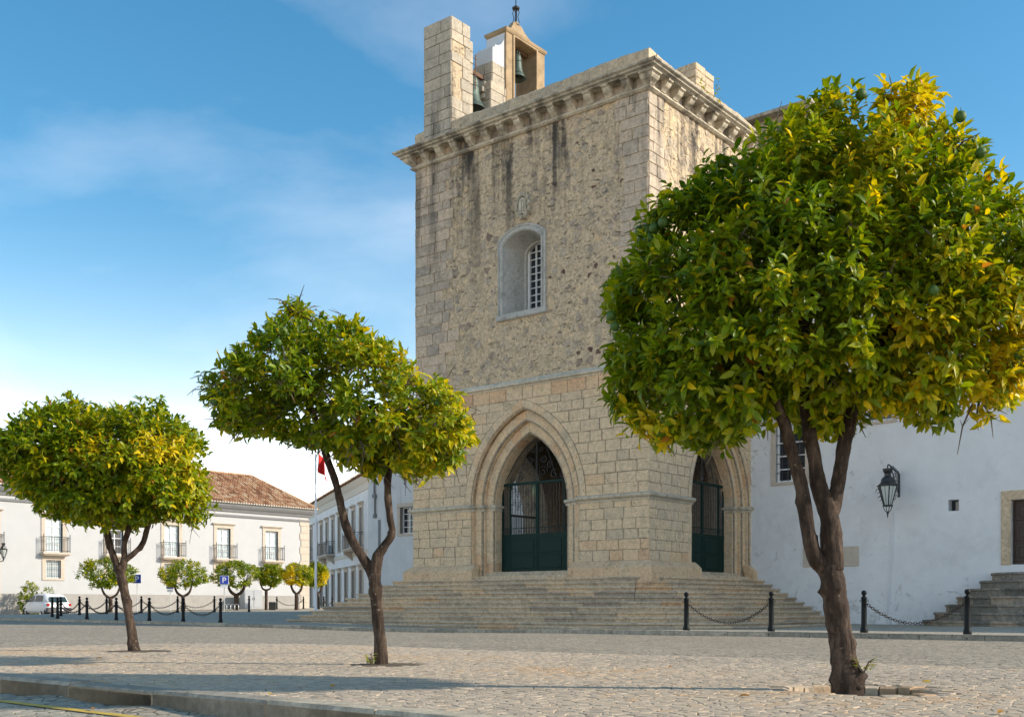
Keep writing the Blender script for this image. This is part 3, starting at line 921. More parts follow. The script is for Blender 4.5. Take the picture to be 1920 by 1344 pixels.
# upper storey: squared quoins at the edges, rubble between
tg = lambda x, z: min(1, max(0, random.gauss(.50, .15)))
QL, QR = -9.35, -1.35
course_wall(Tfront, 0, 0, Z2+.12, ZC-.05, lambda z: -TW+ub-.012, lambda z: QL, (.34, .46), (.6, 1.15), tg, 'ashlar_grey', d0=ub, proud=.030, own=False, rag=.5)
course_wall(Tfront, 0, 0, Z2+.12, ZC-.05, lambda z: QR, lambda z: -ub+.012, (.36, .5), (.6, 1.0), tg, 'ashlar_grey', d0=ub, proud=.030, own=False, rag=-.35)
course_wall(Tright, 0, 0, Z2+.12, ZC-.05, lambda z: ub-.012, lambda z: 1.1, (.36, .5), (.5, .9), tg, 'ashlar_grey', d0=ub, proud=.030, own=False, rag=.3)
blocks.sort(key=lambda t: -t[0])
own_n = 0
rest = {}
for s, mb, mn in blocks:
    if s > 0 and own_n < 300:
        mb.build('stone_block', M[mn], tower); own_n += 1
    else:
        r_ = rest.setdefault(mn, MB()); r_.add(mb.v, mb.f, mb.t[0])
for mn, mb in rest.items():
    mb.build('squared_masonry', M[mn], tower, kind='stuff')
rub = MB()
def rubble(T, x0, x1, z0, z1, skip):
    rub.T = T
    for p in cells(x0, x1, z0, z1,  .52, .20, jit=.40, gap=.006):
        cx = sum(q[0] for q in p)/len(p); cz = sum(q[1] for q in p)/len(p)
        if skip(cx, cz, p): continue
        r_ = random.random()
        t = random.gauss(.64, .13)
        if r_ < .006 + (.15 if abs(math.sin(cz*1.05+.5)) > .90 and cx > -4.5 else 0):
            t = random.uniform(0, .12); kk = random.uniform(.45, .8); p = [(cx+(q[0]-cx)*kk, cz+(q[1]-cz)*kk) for q in p]
        elif r_ < .16: t = random.uniform(.28, .5)
        if random.random() < .22: continue                 # stones buried under the lime
        rub.plate(p, ub+.03, .03+random.uniform(.0, .022), random.uniform(.03, .06), min(1, max(0, t)))
def skip_f(cx, cz, p):
    if WX0-.35 < cx < WX1+.35 and WZ0-.35 < cz < WZT+.42: return True
    if cx < QL-.25 or cx > QR+.2: return True
    return math.hypot((cx+5.55)/.45, (cz-15.75)/.65) < 1
rubble(Tfront, QL-.7, QR+.5, Z2+.12, ZC-.06, skip_f)
rubble(Tright, .9, 7.9, Z2+.12, ZC-.06, lambda cx, cz, p: cx < .95)
rub.T = None
rub.build('rubble_masonry', M['rubble'], tower, kind='stuff')

# plinth, string courses, cornice
for prof, nm, mt in (([(.10, TF-.5), (.30, TF-.3), (.30, TF+.33), (.27, TF+.38), (.12, TF+.52), (.035, TF+.585), (-.2, TF+.60)], 'plinth', 'ashlar'),):
    # plinth runs between the openings, one length per side of each arch
    def run(T, x0, x1, e0, e1):
        mb = MB(T)
        vs = []
        n = len(prof)
        for x, e in ((x0, e0), (x1, e1)):
            vs += [(x+e*o, -o, z) for o, z in prof]
        mb.add(vs, [(i, i+1, n+i+1, n+i) for i in range(n-1)] + [tuple(range(n)), tuple(range(2*n-1, n-1, -1))], .75)
        mb.build(nm, M[mt], tower)
    def split(T, x0, x1, e0, e1, k):
        for j in range(k):
            a, b = x0+(x1-x0)*j/k, x0+(x1-x0)*(j+1)/k
            run(T, a+(.006 if j else 0), b-(.006 if j < k-1 else 0), e0 if j == 0 else 0, e1 if j == k-1 else 0)
    split(Tfront, -TW, FX-A_OUT+.25, -1, 0, 3); split(Tfront, FX+A_OUT-.25, 0, 0, 1, 3)
    split(Tright, 0, SX-A_SO+.2, -1, 0, 3); split(Tright, SX+A_SO-.2, 8.0, 0, 0, 1)
def moulding(name, prof, mt, spans, tone=.5):
    for T, x0, x1, e0, e1 in spans:
        mb = MB(T); n = len(prof)
        k = max(1, round(abs(x1-x0)/2.6))
        for j in range(k):
            a, b = x0+(x1-x0)*j/k, x0+(x1-x0)*(j+1)/k
            vs = [(a+(e0 if j == 0 else 0)*o+(.004 if j else 0), -o, z) for o, z in prof] + [(b+(e1 if j == k-1 else 0)*o-(.004 if j < k-1 else 0), -o, z) for o, z in prof]
            mb.add(vs, [(i, i+1, n+i+1, n+i) for i in range(n-1)] + [tuple(range(n)), tuple(range(2*n-1, n-1, -1))], min(1, max(0, random.gauss(tone, .15))))
        mb.build(name, M[mt], tower)
imp = [(-.1, Z1-.13), (.03, Z1-.13), (.06, Z1-.05), (.15, Z1), (.17, Z1+.03), (.17, Z1+.10), (.02, Z1+.15), (-.1, Z1+.15)]
moulding('string_course', imp, 'cornice', [(Tfront, -TW, FX-A_OUT+.02, -1, 0), (Tfront, FX+A_OUT-.02, 0, 0, 1), (Tright, 0, SX-A_SO+.02, -1, 0), (Tright, SX+A_SO-.02, 8.0, 0, 0)], .35)
mid = [(-.1, Z2-.16), (.04, Z2-.16), (.07, Z2-.10), (.16, Z2-.07), (.16, Z2-.02), (.0, Z2+.15), (-.1, Z2+.16)]
moulding('string_course', mid, 'cornice', [(Tfront, -TW, 0, -1, 1), (Tright, 0, 8.4, -1, 0), (Tleft, -TD, 0, 0, 1)], .6)
low = [(-.1, ZC-.10), (.02, ZC-.10), (.10, ZC-.05), (.10, ZC-.015), (.04, ZC+.02), (.04, ZC+.06), (-.1, ZC+.06)]
top = [(-.1, ZC+.40), (.40, ZC+.40), (.42, ZC+.44), (.52, ZC+.47), (.53, ZC+.52), (.62, ZC+.56), (.63, ZC+.62), (.05, ZC+.70), (-.1, ZC+.70)]
frz = [(-.1, ZC+.05), (-.03, ZC+.05), (-.03, ZC+.41), (-.1, ZC+.41)]
allr = [(Tfront, -TW, 0, -1, 1), (Tright, 0, TD, -1, 1), (Tleft, -TD, 0, -1, 1)]
moulding('frieze', frz, 'ashlar_grey', allr, .6)
moulding('cornice', low, 'cornice', allr, .7)
moulding('cornice', top, 'cornice', allr, .25)
cprof = [(-.05, ZC+.06), (.07, ZC+.06), (.10, ZC+.10), (.16, ZC+.15), (.24, ZC+.19), (.30, ZC+.26), (.32, ZC+.32), (.40, ZC+.35), (.40, ZC+.40), (-.05, ZC+.40)]
def corbel(T, a):
    mb = MB(T); n = len(cprof); w = random.uniform(.145, .165)
    vs = [(a-w, -o, z) for o, z in cprof] + [(a+w, -o, z) for o, z in cprof]
    mb.add(vs, [(i, i+1, n+i+1, n+i) for i in range(n-1)] + [tuple(range(n)), tuple(range(2*n-1, n-1, -1))], random.uniform(.55, 1))
    mb.build('corbel', M['cornice'], tower)
NCB = 14
for k in range(1, NCB): corbel(Tfront, -TW+TW*k/NCB)
for k in range(1, 12): corbel(Tright, TD*k/12.6)
# corner corbels run round both faces
for cx, sx in ((0, 1), (-TW, -1)):
    mb = MB(); vs = []
    for o, z in cprof:
        o = max(o, .0); b_ = .20
        vs += [(cx-sx*b_, -o, z), (cx+sx*o, -o, z), (cx+sx*o, b_, z)]
    n = len(cprof)
    fs = [(i*3+k, i*3+k+1, i*3+4+k, i*3+3+k) for i in range(n-1) for k in (0, 1)]
    fs += [tuple(i*3 for i in range(n)), tuple(i*3+2 for i in range(n))]
    mb.add(vs, fs, .8); mb.build('corbel', M['cornice'], tower)
# parapet stones, uneven along the top
def parapet(T, x0, x1, zt, step=1.25):
    k = round((x1-x0)/step)
    tops = [zt+random.uniform(-.05, .07) for _ in range(k+1)]
    for j in range(k):
        a, b = x0+(x1-x0)*j/k, x0+(x1-x0)*(j+1)/k
        mb = MB(T)
        m = 5
        vs = []
        for i in range(m+1):
            x = a+.004+(b-a-.008)*i/m; z = tops[j]+(tops[j+1]-tops[j])*i/m+random.uniform(-.025, .025)
            vs += [(x, .05, ZC+.66), (x, .05+random.uniform(-.01, .01), z-.05), (x, .12, z+.02), (x, .55, z+random.uniform(-.03, .03)), (x, .60, ZC+.66)]
        fs = []
        for i in range(m):
            for q in range(4): fs.append((i*5+q, i*5+5+q, i*5+6+q, i*5+1+q))
        fs += [(0,1,2,3,4), tuple(m*5+q for q in (4,3,2,1,0))]
        mb.add(vs, fs, random.uniform(.25, .8)); mb.build('parapet_stone', M['parapet'], tower)
ZP = 20.03
parapet(Tfront, -TW+.05, -.05, ZP)
parapet(Tright, .62, TD-.05, ZP-.05)
parapet(Tleft, -TD+.05, -.65, ZP-.05)
mb = MB(); mb.box(-TW+.5, -.5, .5, TD-.5, ZC+.3, ZC+.75, .4); mb.build('roof_terrace', M['mortar'], tower)
mb = MB()
for j in range(4):
    z = ZP-.36+j*.27
    mb.cbox(-.88+.02*(j % 2), -.02, 3.25+.03*(j % 2), 3.98, z, z+.262, .02, random.uniform(.4, 1))
    mb.cbox(-.9, -.04+.02*(j % 2), 3.99, 4.65, z, z+.262-.05*(j == 3), .02, random.uniform(.4, 1))
mb.build('merlon', M['parapet'], tower)

# pointed arch orders, stone by stone
def order(T, cx, a, d_front, d_back, band, nvous, njamb, zb, tone=.55, chamf=.05, mat='ashlar', hood=False):
    R = a+ARC_C; fm = math.acos(ARC_C/R); fmo = math.acos(ARC_C/(R+band))
    for s in (-1, 1):
        for k in range(nvous):
            t0, t1 = k/nvous, (k+1)/nvous
            mb = MB(T); vs = []
            m = 3
            g = .0035
            for i in range(m+1):
                t = t0+(t1-t0)*i/m
                fi, fo = fm*t, fmo*t
                sh = (g if i == 0 else -g if i == m else 0)
                def pt(rad, f, d):
                    f = min(f, math.acos(min(1, ARC_C/rad)))
                    x = rad*math.cos(f)-ARC_C; z = ARC_S+rad*math.sin(f)+sh*.5
                    return (cx+s*max(x, 0.0), d, z)
                sh_f = sh/R
                vs += [pt(R, fi+sh_f, d_back), pt(R, fi+sh_f, d_front+chamf), pt(R+chamf, fi+(fo-fi)*chamf/band+sh_f, d_front), pt(R+band, fo+sh_f, d_front), pt(R+band, fo+sh_f, d_back)]
            fs = []
            for i in range(m):
                for q in range(4): fs.append((i*5+q, i*5+5+q, i*5+6+q, i*5+1+q))
            fs += [(0,1,2,3,4), tuple(m*5+q for q in (4,3,2,1,0))]
            mb.add(vs, fs, min(1, max(0, random.gauss(tone, .14)))); mb.build('arch_stone', M[mat], tower)
        if njamb:
            zs = [zb+(ARC_S-zb)*k/njamb for k in range(njamb+1)]
            for k in range(njamb):
                mb = MB(T); za, zc = zs[k]+.004, zs[k+1]-.004
                poly = [(a, d_back), (a, d_front+chamf), (a+chamf, d_front), (a+band, d_front), (a+band, d_back)]
                vs = [(cx+s*x, d, za) for x, d in poly]+[(cx+s*x, d, zc) for x, d in poly]
                mb.add(vs, [(i, (i+1) % 5, (i+1) % 5+5, i+5) for i in range(5)]+[(4,3,2,1,0), (5,6,7,8,9)], min(1, max(0, random.gauss(tone+(.2 if k < 1 else 0), .12))))
                mb.build('jamb_stone', M[mat], tower)
order(Tfront, FX, A_OUT, -.03, .22, .34, 9, 0, TF, .5, .10)
order(Tfront, FX, A_OUT, .0, .24, .05, 9, 6, TF+.1, .62, .03)
order(Tfront, FX, A_MID, .19, .42, .40, 8, 6, TF+.1, .62, .10)
order(Tfront, FX, A_IN, .39, .95, .40, 8, 6, TF+.2, .58, .09)
order(Tright, SX, A_SO, -.02, .22, .28, 9, 6, TF+.1, .5, .09)
order(Tright, SX, A_MID-.14, .19, .42, .26, 8, 6, TF+.1, .6, .09)
order(Tright, SX, A_IN, .39, .95, .26, 8, 6, TF+.1, .6, .09)
# impost mouldings inside the jambs
for T, cx, aa in ((Tfront, FX, (A_OUT, A_MID, A_IN)), (Tright, SX, (A_SO, A_MID-.14, A_IN))):
    for s in (-1, 1):
        mb = MB(T)
        for a_, d0, d1 in zip(aa, (.0, .2, .4), (.2, .4, .97)):
            x0, x1 = a_-.10, a_+.2
            mb.cbox(min(cx+s*x0, cx+s*x1), max(cx+s*x0, cx+s*x1), d0-.09+.003*a_, d1, Z1-.02, Z1+.11, .03, .3)
            mb.cbox(min(cx+s*(x0+.05), cx+s*x1), max(cx+s*(x0+.05), cx+s*x1), d0-.04+.003*a_, d1, Z1-.13, Z1-.021, .02, .5)
        mb.build('impost', M['cornice'], tower)

# iron gates in both arches
def spiral(cx, cz, r0, r1, turns, a0, n=18):
    return [(cx+(r0+(r1-r0)*k/n)*math.cos(a0+turns*2*PI*k/n), cz+(r0+(r1-r0)*k/n)*math.sin(a0+turns*2*PI*k/n)) for k in range(n+1)]
def gate(T, cx, d, label):
    g = empty('gate'); g.parent = tower; g['label'] = label
    zb, zp, zt = TF+.32, 3.30, 5.30
    W = A_IN-.02
    fr_ = MB(T)
    for x in (-W+.04, -W+.42, -.02, .06, W-.42, W-.04):
        fr_.box(cx+x-.03, cx+x+.03, d-.03, d+.03, zb, zt)
    fr_.box(cx-W, cx+W, d-.045, d+.045, zt, zt+.10); fr_.box(cx-W, cx+W, d-.04, d+.04, zp+.02, zp+.09)
    fr_.box(cx-W, cx+W, d-.025, d+.025, zp+.30, zp+.33)
    fr_.build('gate_frame', M['gate'], g)
    for x0, x1 in ((-W, -W+.40), (-W+.44, -.03), (.05, W-.44), (W-.40, W)):
        mb = MB(T); mb.box(cx+x0, cx+x1, d-.02, d+.02, zb, zp+.02)
        if x1-x0 > .8:
            for zz0, zz1 in ((zb+.12, zb+.62), (zb+.72, zp-.12)):
                mb.cbox(cx+x0+.1, cx+x1-.1, d-.045, d-.021, zz0, zz1, .012)
        mb.build('gate_panel', M['gate'], g)
    for k in range(25):
        x = -W+.12+(2*W-.24)*k/24
        mb = MB(T); mb.tube([(cx+x, d, zp+.09), (cx+x, d, zt)], .013, 5); mb.build('bar', M['iron'], g)
    def curl(pts, r=.013):
        sc = MB(T); sc.tube([(cx+a, d, b) for a, b in pts], r, 5, cap=False); sc.build('scroll', M['iron'], g)
    for s in (-1, 1):
        for (x, z, r, t, a0) in ((.28, 5.75, .24, 1.4, 0), (.82, 5.62, .18, 1.3, 1), (1.22, 5.55, .13, 1.3, 2), (.34, 6.25, .17, 1.4, 3), (.18, 6.62, .11, 1.2, 4), (.62, 5.98, .15, 1.3, .5), (.12, 5.55, .10, 1.2, 2)):
            curl([(s*a, b) for a, b in spiral(x, z, r, .03, t, a0)])
        for k in range(7):
            curl([(s*a, b) for a, b in spiral(.15+.24*k, zp+.20, .075, .02, 1.2, k)], .010)
        curl([(s*(1.62-.16*k), 5.42+1.5*math.sin(k/10*PI/2)) for k in range(11)], .016)
        curl([(s*(.95-.09*k), 5.42+.25*k*(1-k*.012)) for k in range(7)], .014)
    curl([(0, 5.4), (0, 6.95)], .018)
gate(Tfront, FX, .86, 'green iron gate with bars and scrollwork in the front arch')
gate(Tright, SX, .86, 'dark green gate in the shaded side arch')
# far grille standing in the porch's left arch
g3 = empty('gate'); g3.parent = tower; g3['label'] = 'wrought iron grille seen through the porch'
mb = MB(Tleft)
mb.box(-7.25, -3.35, .95, 1.0, 4.55, 4.65); mb.box(-7.25, -3.35, .95, 1.0, 3.0, 3.06)
for k in range(22):
    x = -7.2+3.8*k/21; mb.box(x-.015, x+.015, .96, .99, TF+.3, 4.55)
for k in range(16):
    mb.tube([(a, .97, b) for a, b in spiral(-7.05+.235*k, 4.95+.22*(k % 2), .16, .03, 1.4, k)], .012, 4, cap=False)
    if 2 < k < 13: mb.tube([(a, .97, b) for a, b in spiral(-7.05+.235*k, 5.55+.2*(k % 2), .16, .03, 1.4, k+1)], .012, 4, cap=False)
    if 4 < k < 11: mb.tube([(a, .97, b) for a, b in spiral(-7.05+.235*k, 6.1+.2*(k % 2), .16, .03, 1.4, k+2)], .012, 4, cap=False)
mb.build('grille', M['iron'], g3)

# window with its moulded frame, splayed reveal and lattice sash
win = empty('window'); win.parent = tower; win['label'] = 'deep round-headed window with pale moulded stone frame'
fo = [(.0, .24), (-.07, .24), (-.09, .19), (-.04, .16), (-.04, .10), (-.09, .085), (-.09, .04), (-.03, .0), (.25, -.02)]   # (depth, outward)
def frame_path(o):
    x0, x1 = WX0-o, WX1+o
    ar = seg_arch(x0, x1, WZS+o*.8, WZT+o)
    return [(x0, WZ0-o)] + ar + [(x1, WZ0-o)]
rings = [[(x, ub+d, z) for x, z in frame_path(o)] for d, o in fo]
mb = MB(); n = len(rings[0])
vs = [p for r_ in rings for p in r_]
mb.add(vs, [(i*n+k, i*n+(k+1) % n, (i+1)*n+(k+1) % n, (i+1)*n+k) for i in range(len(rings)-1) for k in range(n)], .6)
mb.build('frame', M['marble'], win)
rev = []
for d, sx, sz in ((.02, .0, 0.0), (.95, .26, .10), (.96, .36, .16), (1.2, .36, .16)):
    x0, x1 = WX0+sx, WX1-sx
    ar = seg_arch(x0, x1, WZS-sz, WZT-sz-.08*sx)
    rev.append([(x, ub+d, z) for x, z in [(x0, WZ0+sz*.5)] + ar + [(x1, WZ0+sz*.5)]])
mb = MB(); vs = [p for r_ in rev for p in r_]
mb.add(vs, [(i*n+k, i*n+(k+1) % n, (i+1)*n+(k+1) % n, (i+1)*n+k) for i in range(3) for k in range(n)], .75)
mb.build('reveal', M['marble'], win)
mb = MB(); mb.cbox(WX0-.30, WX1+.30, ub-.13, ub+.2, WZ0-.22, WZ0+.0, .02, .5); mb.build('sill', M['marble'], win)
gx0, gx1, gz0, gz1 = WX0+.36, WX1-.36, WZ0+.08, WZT-.2
mb = MB(); mb.box(gx0, gx1, ub+1.18, ub+1.20, gz0, gz1); pane = mb.build('pane', M['glass'], win)
mb = MB()
for x in (gx0, gx0+(gx1-gx0)/3, gx0+2*(gx1-gx0)/3, gx1): mb.box(x-.025, x+.025, ub+1.10, ub+1.16, gz0, gz1)
for k in range(11):
    z = gz0+(gz1-gz0)*k/10; mb.box(gx0, gx1, ub+1.105, ub+1.155, z-.016, z+.016)
mb.box(gx0-.02, gx0+.09, ub+1.06, ub+1.162, gz0, gz1); mb.box(gx1-.09, gx1+.02, ub+1.06, ub+1.162, gz0, gz1)
mb.build('muntin_grid', M['sash'], pane)

# carved coat of arms over the window
arms = empty('coat_of_arms', (-5.57, ub-.02, 15.74)); arms.parent = tower; arms['label'] = 'carved oval stone shield over the window'
mb = MB(); vs = []; n = 36
for rr, d in ((1.0, .03), (.97, -.13), (.74, -.15), (.66, -.04)):
    for k in range(n):
        f = 2*PI*k/n; w = 1+(.07*math.sin(9*f) if rr > .9 else 0)
        vs.append((.34*rr*w*math.cos(f), d, .50*rr*w*math.sin(f)))
mb.add(vs, [(i*n+k, i*n+(k+1) % n, i*n+n+(k+1) % n, i*n+n+k) for i in range(3) for k in range(n)]+[tuple(range(3*n, 4*n))], .45)
mb.build('cartouche', M['cornice'], arms)
for k in range(11):
    f = 2*PI*k/11
    mb = MB(); mb.tube([(a, -.16, b) for a, b in spiral(.28*math.cos(f), .42*math.sin(f), .075, .02, 1.2, f)], .022, 5)
    mb.build('scroll', M['cornice'], arms, smooth=True)
sh_ = [(-.17, -.30)] + [(-.17+.34*k/8, .16+.13*math.sin(PI*k/8)) for k in range(9)] + [(.17, -.30)]
mb = MB(); mb.prism(sh_, -.16, -.04, .7); mb.prism([(x*.78, z*.82-.01) for x, z in sh_], -.175, -.161, .1); mb.prism([(-.05+x*.3, z*.6) for x, z in sh_], -.20, -.176, .6); mb.prism([(.06+x*.2, z*.5-.02) for x, z in sh_], -.195, -.176, .6)
mb.build('shield', M['cornice'], arms)

# belfry on the left side of the terrace
bel = empty('belfry'); bel.parent = tower; bel['label'] = 'ruined stone belfry with ochre and white bell arch'
def pier(x0, x1, y0, y1, z0, z1, name, hole=None):
    """pier of squared blocks, each course staggered"""
    mb = MB(); mb.box(x0+.02, x1-.02, y0+.02, y1-.02, z0, z1-.02, .3); mb.build(name, M['mortar'], bel)
    z = z0; j = 0
    while z < z1-.05:
        h = random.uniform(.36, .50)
        if z1-z-h < .2: h = z1-z
        def face(T_, L, off):
            cuts = [0.0]
            x = random.uniform(.35, .65)*L if j % 2 else random.uniform(.5, .8)*L
            while x < L-.2: cuts.append(x); x += random.uniform(.5, .9)
            cuts.append(L)
            for a, b in zip(cuts[:-1], cuts[1:]):
                if hole and off == 'r' and any(z < hz+.16 and z+h > hz and a < hx < b for hx, hz in hole): continue
                mb = MB(T_); mb.plate([(a+.006, z+.006), (b-.006, z+.006), (b-.006, z+h-.006), (a+.006, z+h-.006)], .03, .03+random.uniform(.006, .02), .012, min(1, max(0, random.gauss(.5, .2))))
                mb.build('belfry_stone', M['pier'], bel)
        face(lambda a, d, b: (x0+a, y0+d, b), x1-x0, 'f')
        face(lambda a, d, b: (x1-d, y0+a, b), y1-y0, 'r')
        z += h; j += 1
pier(-10.82, -9.30, .02, 1.16, ZC+.7, 24.25, 'corner_pier', [(.55, 23.05), (.4, 21.9), (.42, 21.3)])
mb = MB(); mb.ringrect([(.34, ZC+.68), (.34, ZC+.98), (.28, ZC+1.02), (.02, ZC+1.32)], -10.80, -9.35, .30, 1.10, .7); mb.build('pier_base', M['ashlar_grey'], bel)
# stub of the fallen arch, pier behind, then the second pier with the bell arch
pier(-10.1, -9.38, 1.16, 1.42, ZC+.7, 23.75, 'arch_stub')
pier(-10.42, -9.30, 2.45, 4.0, ZC+.7, 22.55, 'middle_pier')
pier(-10.38, -9.36, 2.62, 3.98, 22.55, 23.45, 'middle_pier')
mb = MB()
for j, (y, z) in enumerate(((2.22, 22.1), (2.32, 21.85), (2.36, 22.35))): mb.cbox(-10.2, -9.55, y, 2.7, z, z+.22, .02, .4)
mb.build('arch_springer', M['pier'], bel)
# ochre frame round the opening
y0, y1, o0, o1, zt_, zb_ = 3.45, 6.12, 3.98, 5.50, 24.95, 21.0
mb = MB(); mb.box(-10.36, -9.27, y0, o0, zb_, 25.05); mb.box(-10.36, -9.27, o1, y1, zb_, 25.05); mb.box(-10.36, -9.27, o0, o1, zt_-.02, 25.05); mb.build('bell_arch', M['tanplaster'], bel)
mb = MB(); mb.box(-10.42, -9.22, o0-.10, o0, zb_, zt_+.0); mb.box(-10.42, -9.22, o1, o1+.10, zb_, zt_); mb.box(-10.42, -9.22, o0-.10, o1+.10, zt_, zt_+.06); mb.build('arch_surround', M['tanplaster'], bel)
# white scrolled shoulders at both ends
def shoulder(ya, yb):
    mb = MB(lambda a, d, b: (-10.30+d, ya+(yb-ya)*a, b))
    pts = [(0, 21.0), (1, 21.0), (1, 24.98)] + [(1-.9*k/8, 24.98-(1.3)*math.sin(PI/2*k/8)**.8) for k in range(1, 9)] + [(0, 23.2)]
    mb.prism(pts, 0, .95); mb.build('white_shoulder', M['white_worn'], bel)
def shoulder_low(ya, yb):
    mb = MB(lambda a, d, b: (-10.30+d, ya+(yb-ya)*a, b))
    pts = [(0, 20.2), (1, 20.2)] + [(1-k/10, 20.6+3.8*(k/10)**2.2) for k in range(0, 11)]
    mb.prism(pts, 0, .95); mb.build('white_shoulder', M['white_worn'], bel)
mb = MB(lambda a, d, b: (-10.34+d, a, b))
mb.prism([(2.66, 23.45), (3.45, 23.45), (3.45, 24.96)] + [(3.45-.62*(1-math.cos(PI/2*k/7)), 24.96-.75*math.sin(PI/2*k/7)) for k in range(1, 8)] + [(2.80, 24.1), (2.66, 24.05)], 0, .98)
mb.build('white_shoulder', M['white_worn'], bel)
shoulder_low(y1, 6.95)
# swept cap
mb = MB(); prof = [(.03, 25.0), (.07, 25.06), (.09, 25.16), (.02, 25.20), (-.12, 25.28), (-.23, 25.40), (-.32, 25.56), (-.40, 25.76), (-.46, 25.98), (-.47, 26.0)]
vs = []
for o, z in prof:
    e = 1.45 if o < 0 else .6
    vs += [(-10.36-o, y0-o*e*1.6, z), (-9.27+o, y0-o*e*1.6, z), (-9.27+o, y1+o*e*1.6, z), (-10.36-o, y1+o*e*1.6, z)]
mb.add(vs, [(i*4+k, i*4+(k+1) % 4, i*4+4+(k+1) % 4, i*4+4+k) for i in range(len(prof)-1) for k in range(4)]+[(3,2,1,0), tuple(range(len(vs)-4, len(vs)))])
mb.build('swept_cap', M['tanplaster'], bel)
mb = MB(); cx, cy = -9.82, 4.78
mb.lathe([(.16, 25.96), (.13, 26.05), (.05, 26.12)], cx, cy, 8); mb.build('finial_base', M['tanplaster'], bel)
mb = MB()
for k in range(4):
    f = PI/2*k+.4
    mb.tube([(cx+.16*math.cos(f), cy+.16*math.sin(f), 26.05), (cx+.09*math.cos(f), cy+.09*math.sin(f), 26.3), (cx+.15*math.cos(f), cy+.15*math.sin(f), 26.5), (cx+.10*math.cos(f), cy+.1*math.sin(f), 26.66)], .018, 5)
mb.lathe([(.02, 26.62), (.16, 26.66), (.18, 26.72), (.10, 26.78), (.02, 26.8)], cx, cy, 10)
mb.tube([(cx, cy, 26.05), (cx, cy, 28.9)], .022, 6); mb.build('lightning_rod', M['iron'], bel)
# bell frame ironwork between the piers
mb = MB()
for y in (1.42, 1.62): mb.tube([(-9.42, y, 21.9), (-9.42, y, 23.3)], .022, 5); mb.tube([(-9.80, y, 21.9), (-9.80, y, 23.35)], .022, 5)
for z in (22.2, 22.55, 22.9, 23.15): mb.tube([(-9.42, 1.30, z), (-9.42, 1.72, z)], .016, 5); mb.tube([(-9.80, 1.30, z), (-9.42, 1.40, z)], .016, 5)
mb.box(-9.86, -9.70, 1.2, 2.5, 22.70, 22.86)
mb.build('bell_hanger', M['rustiron'], bel)
mb = MB(); mb.box(-9.90, -9.72, o0-.02, o1+.02, 24.78, 24.93); mb.build('bell_hanger', M['rustiron'], bel)
mb = MB(); mb.cbox(-9.9, -9.5, 5.72, 6.2, 20.0, 20.75, .03, .2); mb.cbox(-9.5, -9.1, 4.3, 5.4, 20.0, 20.45, .03, .9); mb.build('loose_stone', M['ashlar_grey'], bel)

def bell(loc, R, h, label):
    b_ = empty('bell', label=label, cat='bell', group='bells of the tower')
    b_.matrix_world = Matrix.Translation(Vector(P0)) @ Matrix.Rotation(TH, 4, 'Z') @ Matrix.Translation(Vector(loc))
    pr = [(0.0, 0.0), (.30, 0.0), (.42, -.04), (.50, -.14), (.53, -.34), (.58, -.56), (.68, -.74), (.82, -.88), (.98, -.97), (1.0, -1.0), (.92, -.99), (.78, -.86), (.6, -.66), (.5, -.40), (.45, -.15), (0.0, -.08)]
    mb = MB(); mb.lathe([(r_*R, z*h) for r_, z in pr], n=28, cap=False); mb.build('bell_body', M['bronze'], b_, smooth=True)
    mb = MB()
    for z in (-.30, -.33, -.80, -.84): 
        rr = {-.30: .535, -.33: .54, -.80: .755, -.84: .80}[z]
        mb.lathe([(rr*R, (z-.012)*h), (rr*R+.015, z*h), (rr*R, (z+.012)*h)], n=28, cap=False)
    mb.build('bell_band', M['bronze'], b_, smooth=True)
    mb = MB()
    for k in range(4):
        f = PI/2*k+PI/4
        mb.tube([(.22*R*math.cos(f), .22*R*math.sin(f), -.01), (.28*R*math.cos(f), .28*R*math.sin(f), .10*h), (.12*R*math.cos(f), .12*R*math.sin(f), .19*h), (0, 0, .2*h)], .045*R+.012, 6)
    mb.build('crown', M['bronze'], b_, smooth=True)
    mb = MB(); mb.tube([(0, 0, -.1*h), (0, 0, -.86*h)], .03, 6); mb.lathe([(.01, -1.02*h), (.1*R+.02, -.95*h), (.1*R+.02, -.88*h), (.01, -.82*h)], n=10); mb.build('clapper', M['iron'], b_, smooth=True)
bell((-9.86, 1.86, 22.62), .62, 1.38, 'large verdigris bell hanging beside the corner pier')
bell((-9.72, 4.72, 24.62), .40, 1.05, 'smaller bronze bell hanging in the ochre arch')
bell((-9.5, 4.30, 21.25), .34, .62, 'small pale bell low in the ochre arch opening')
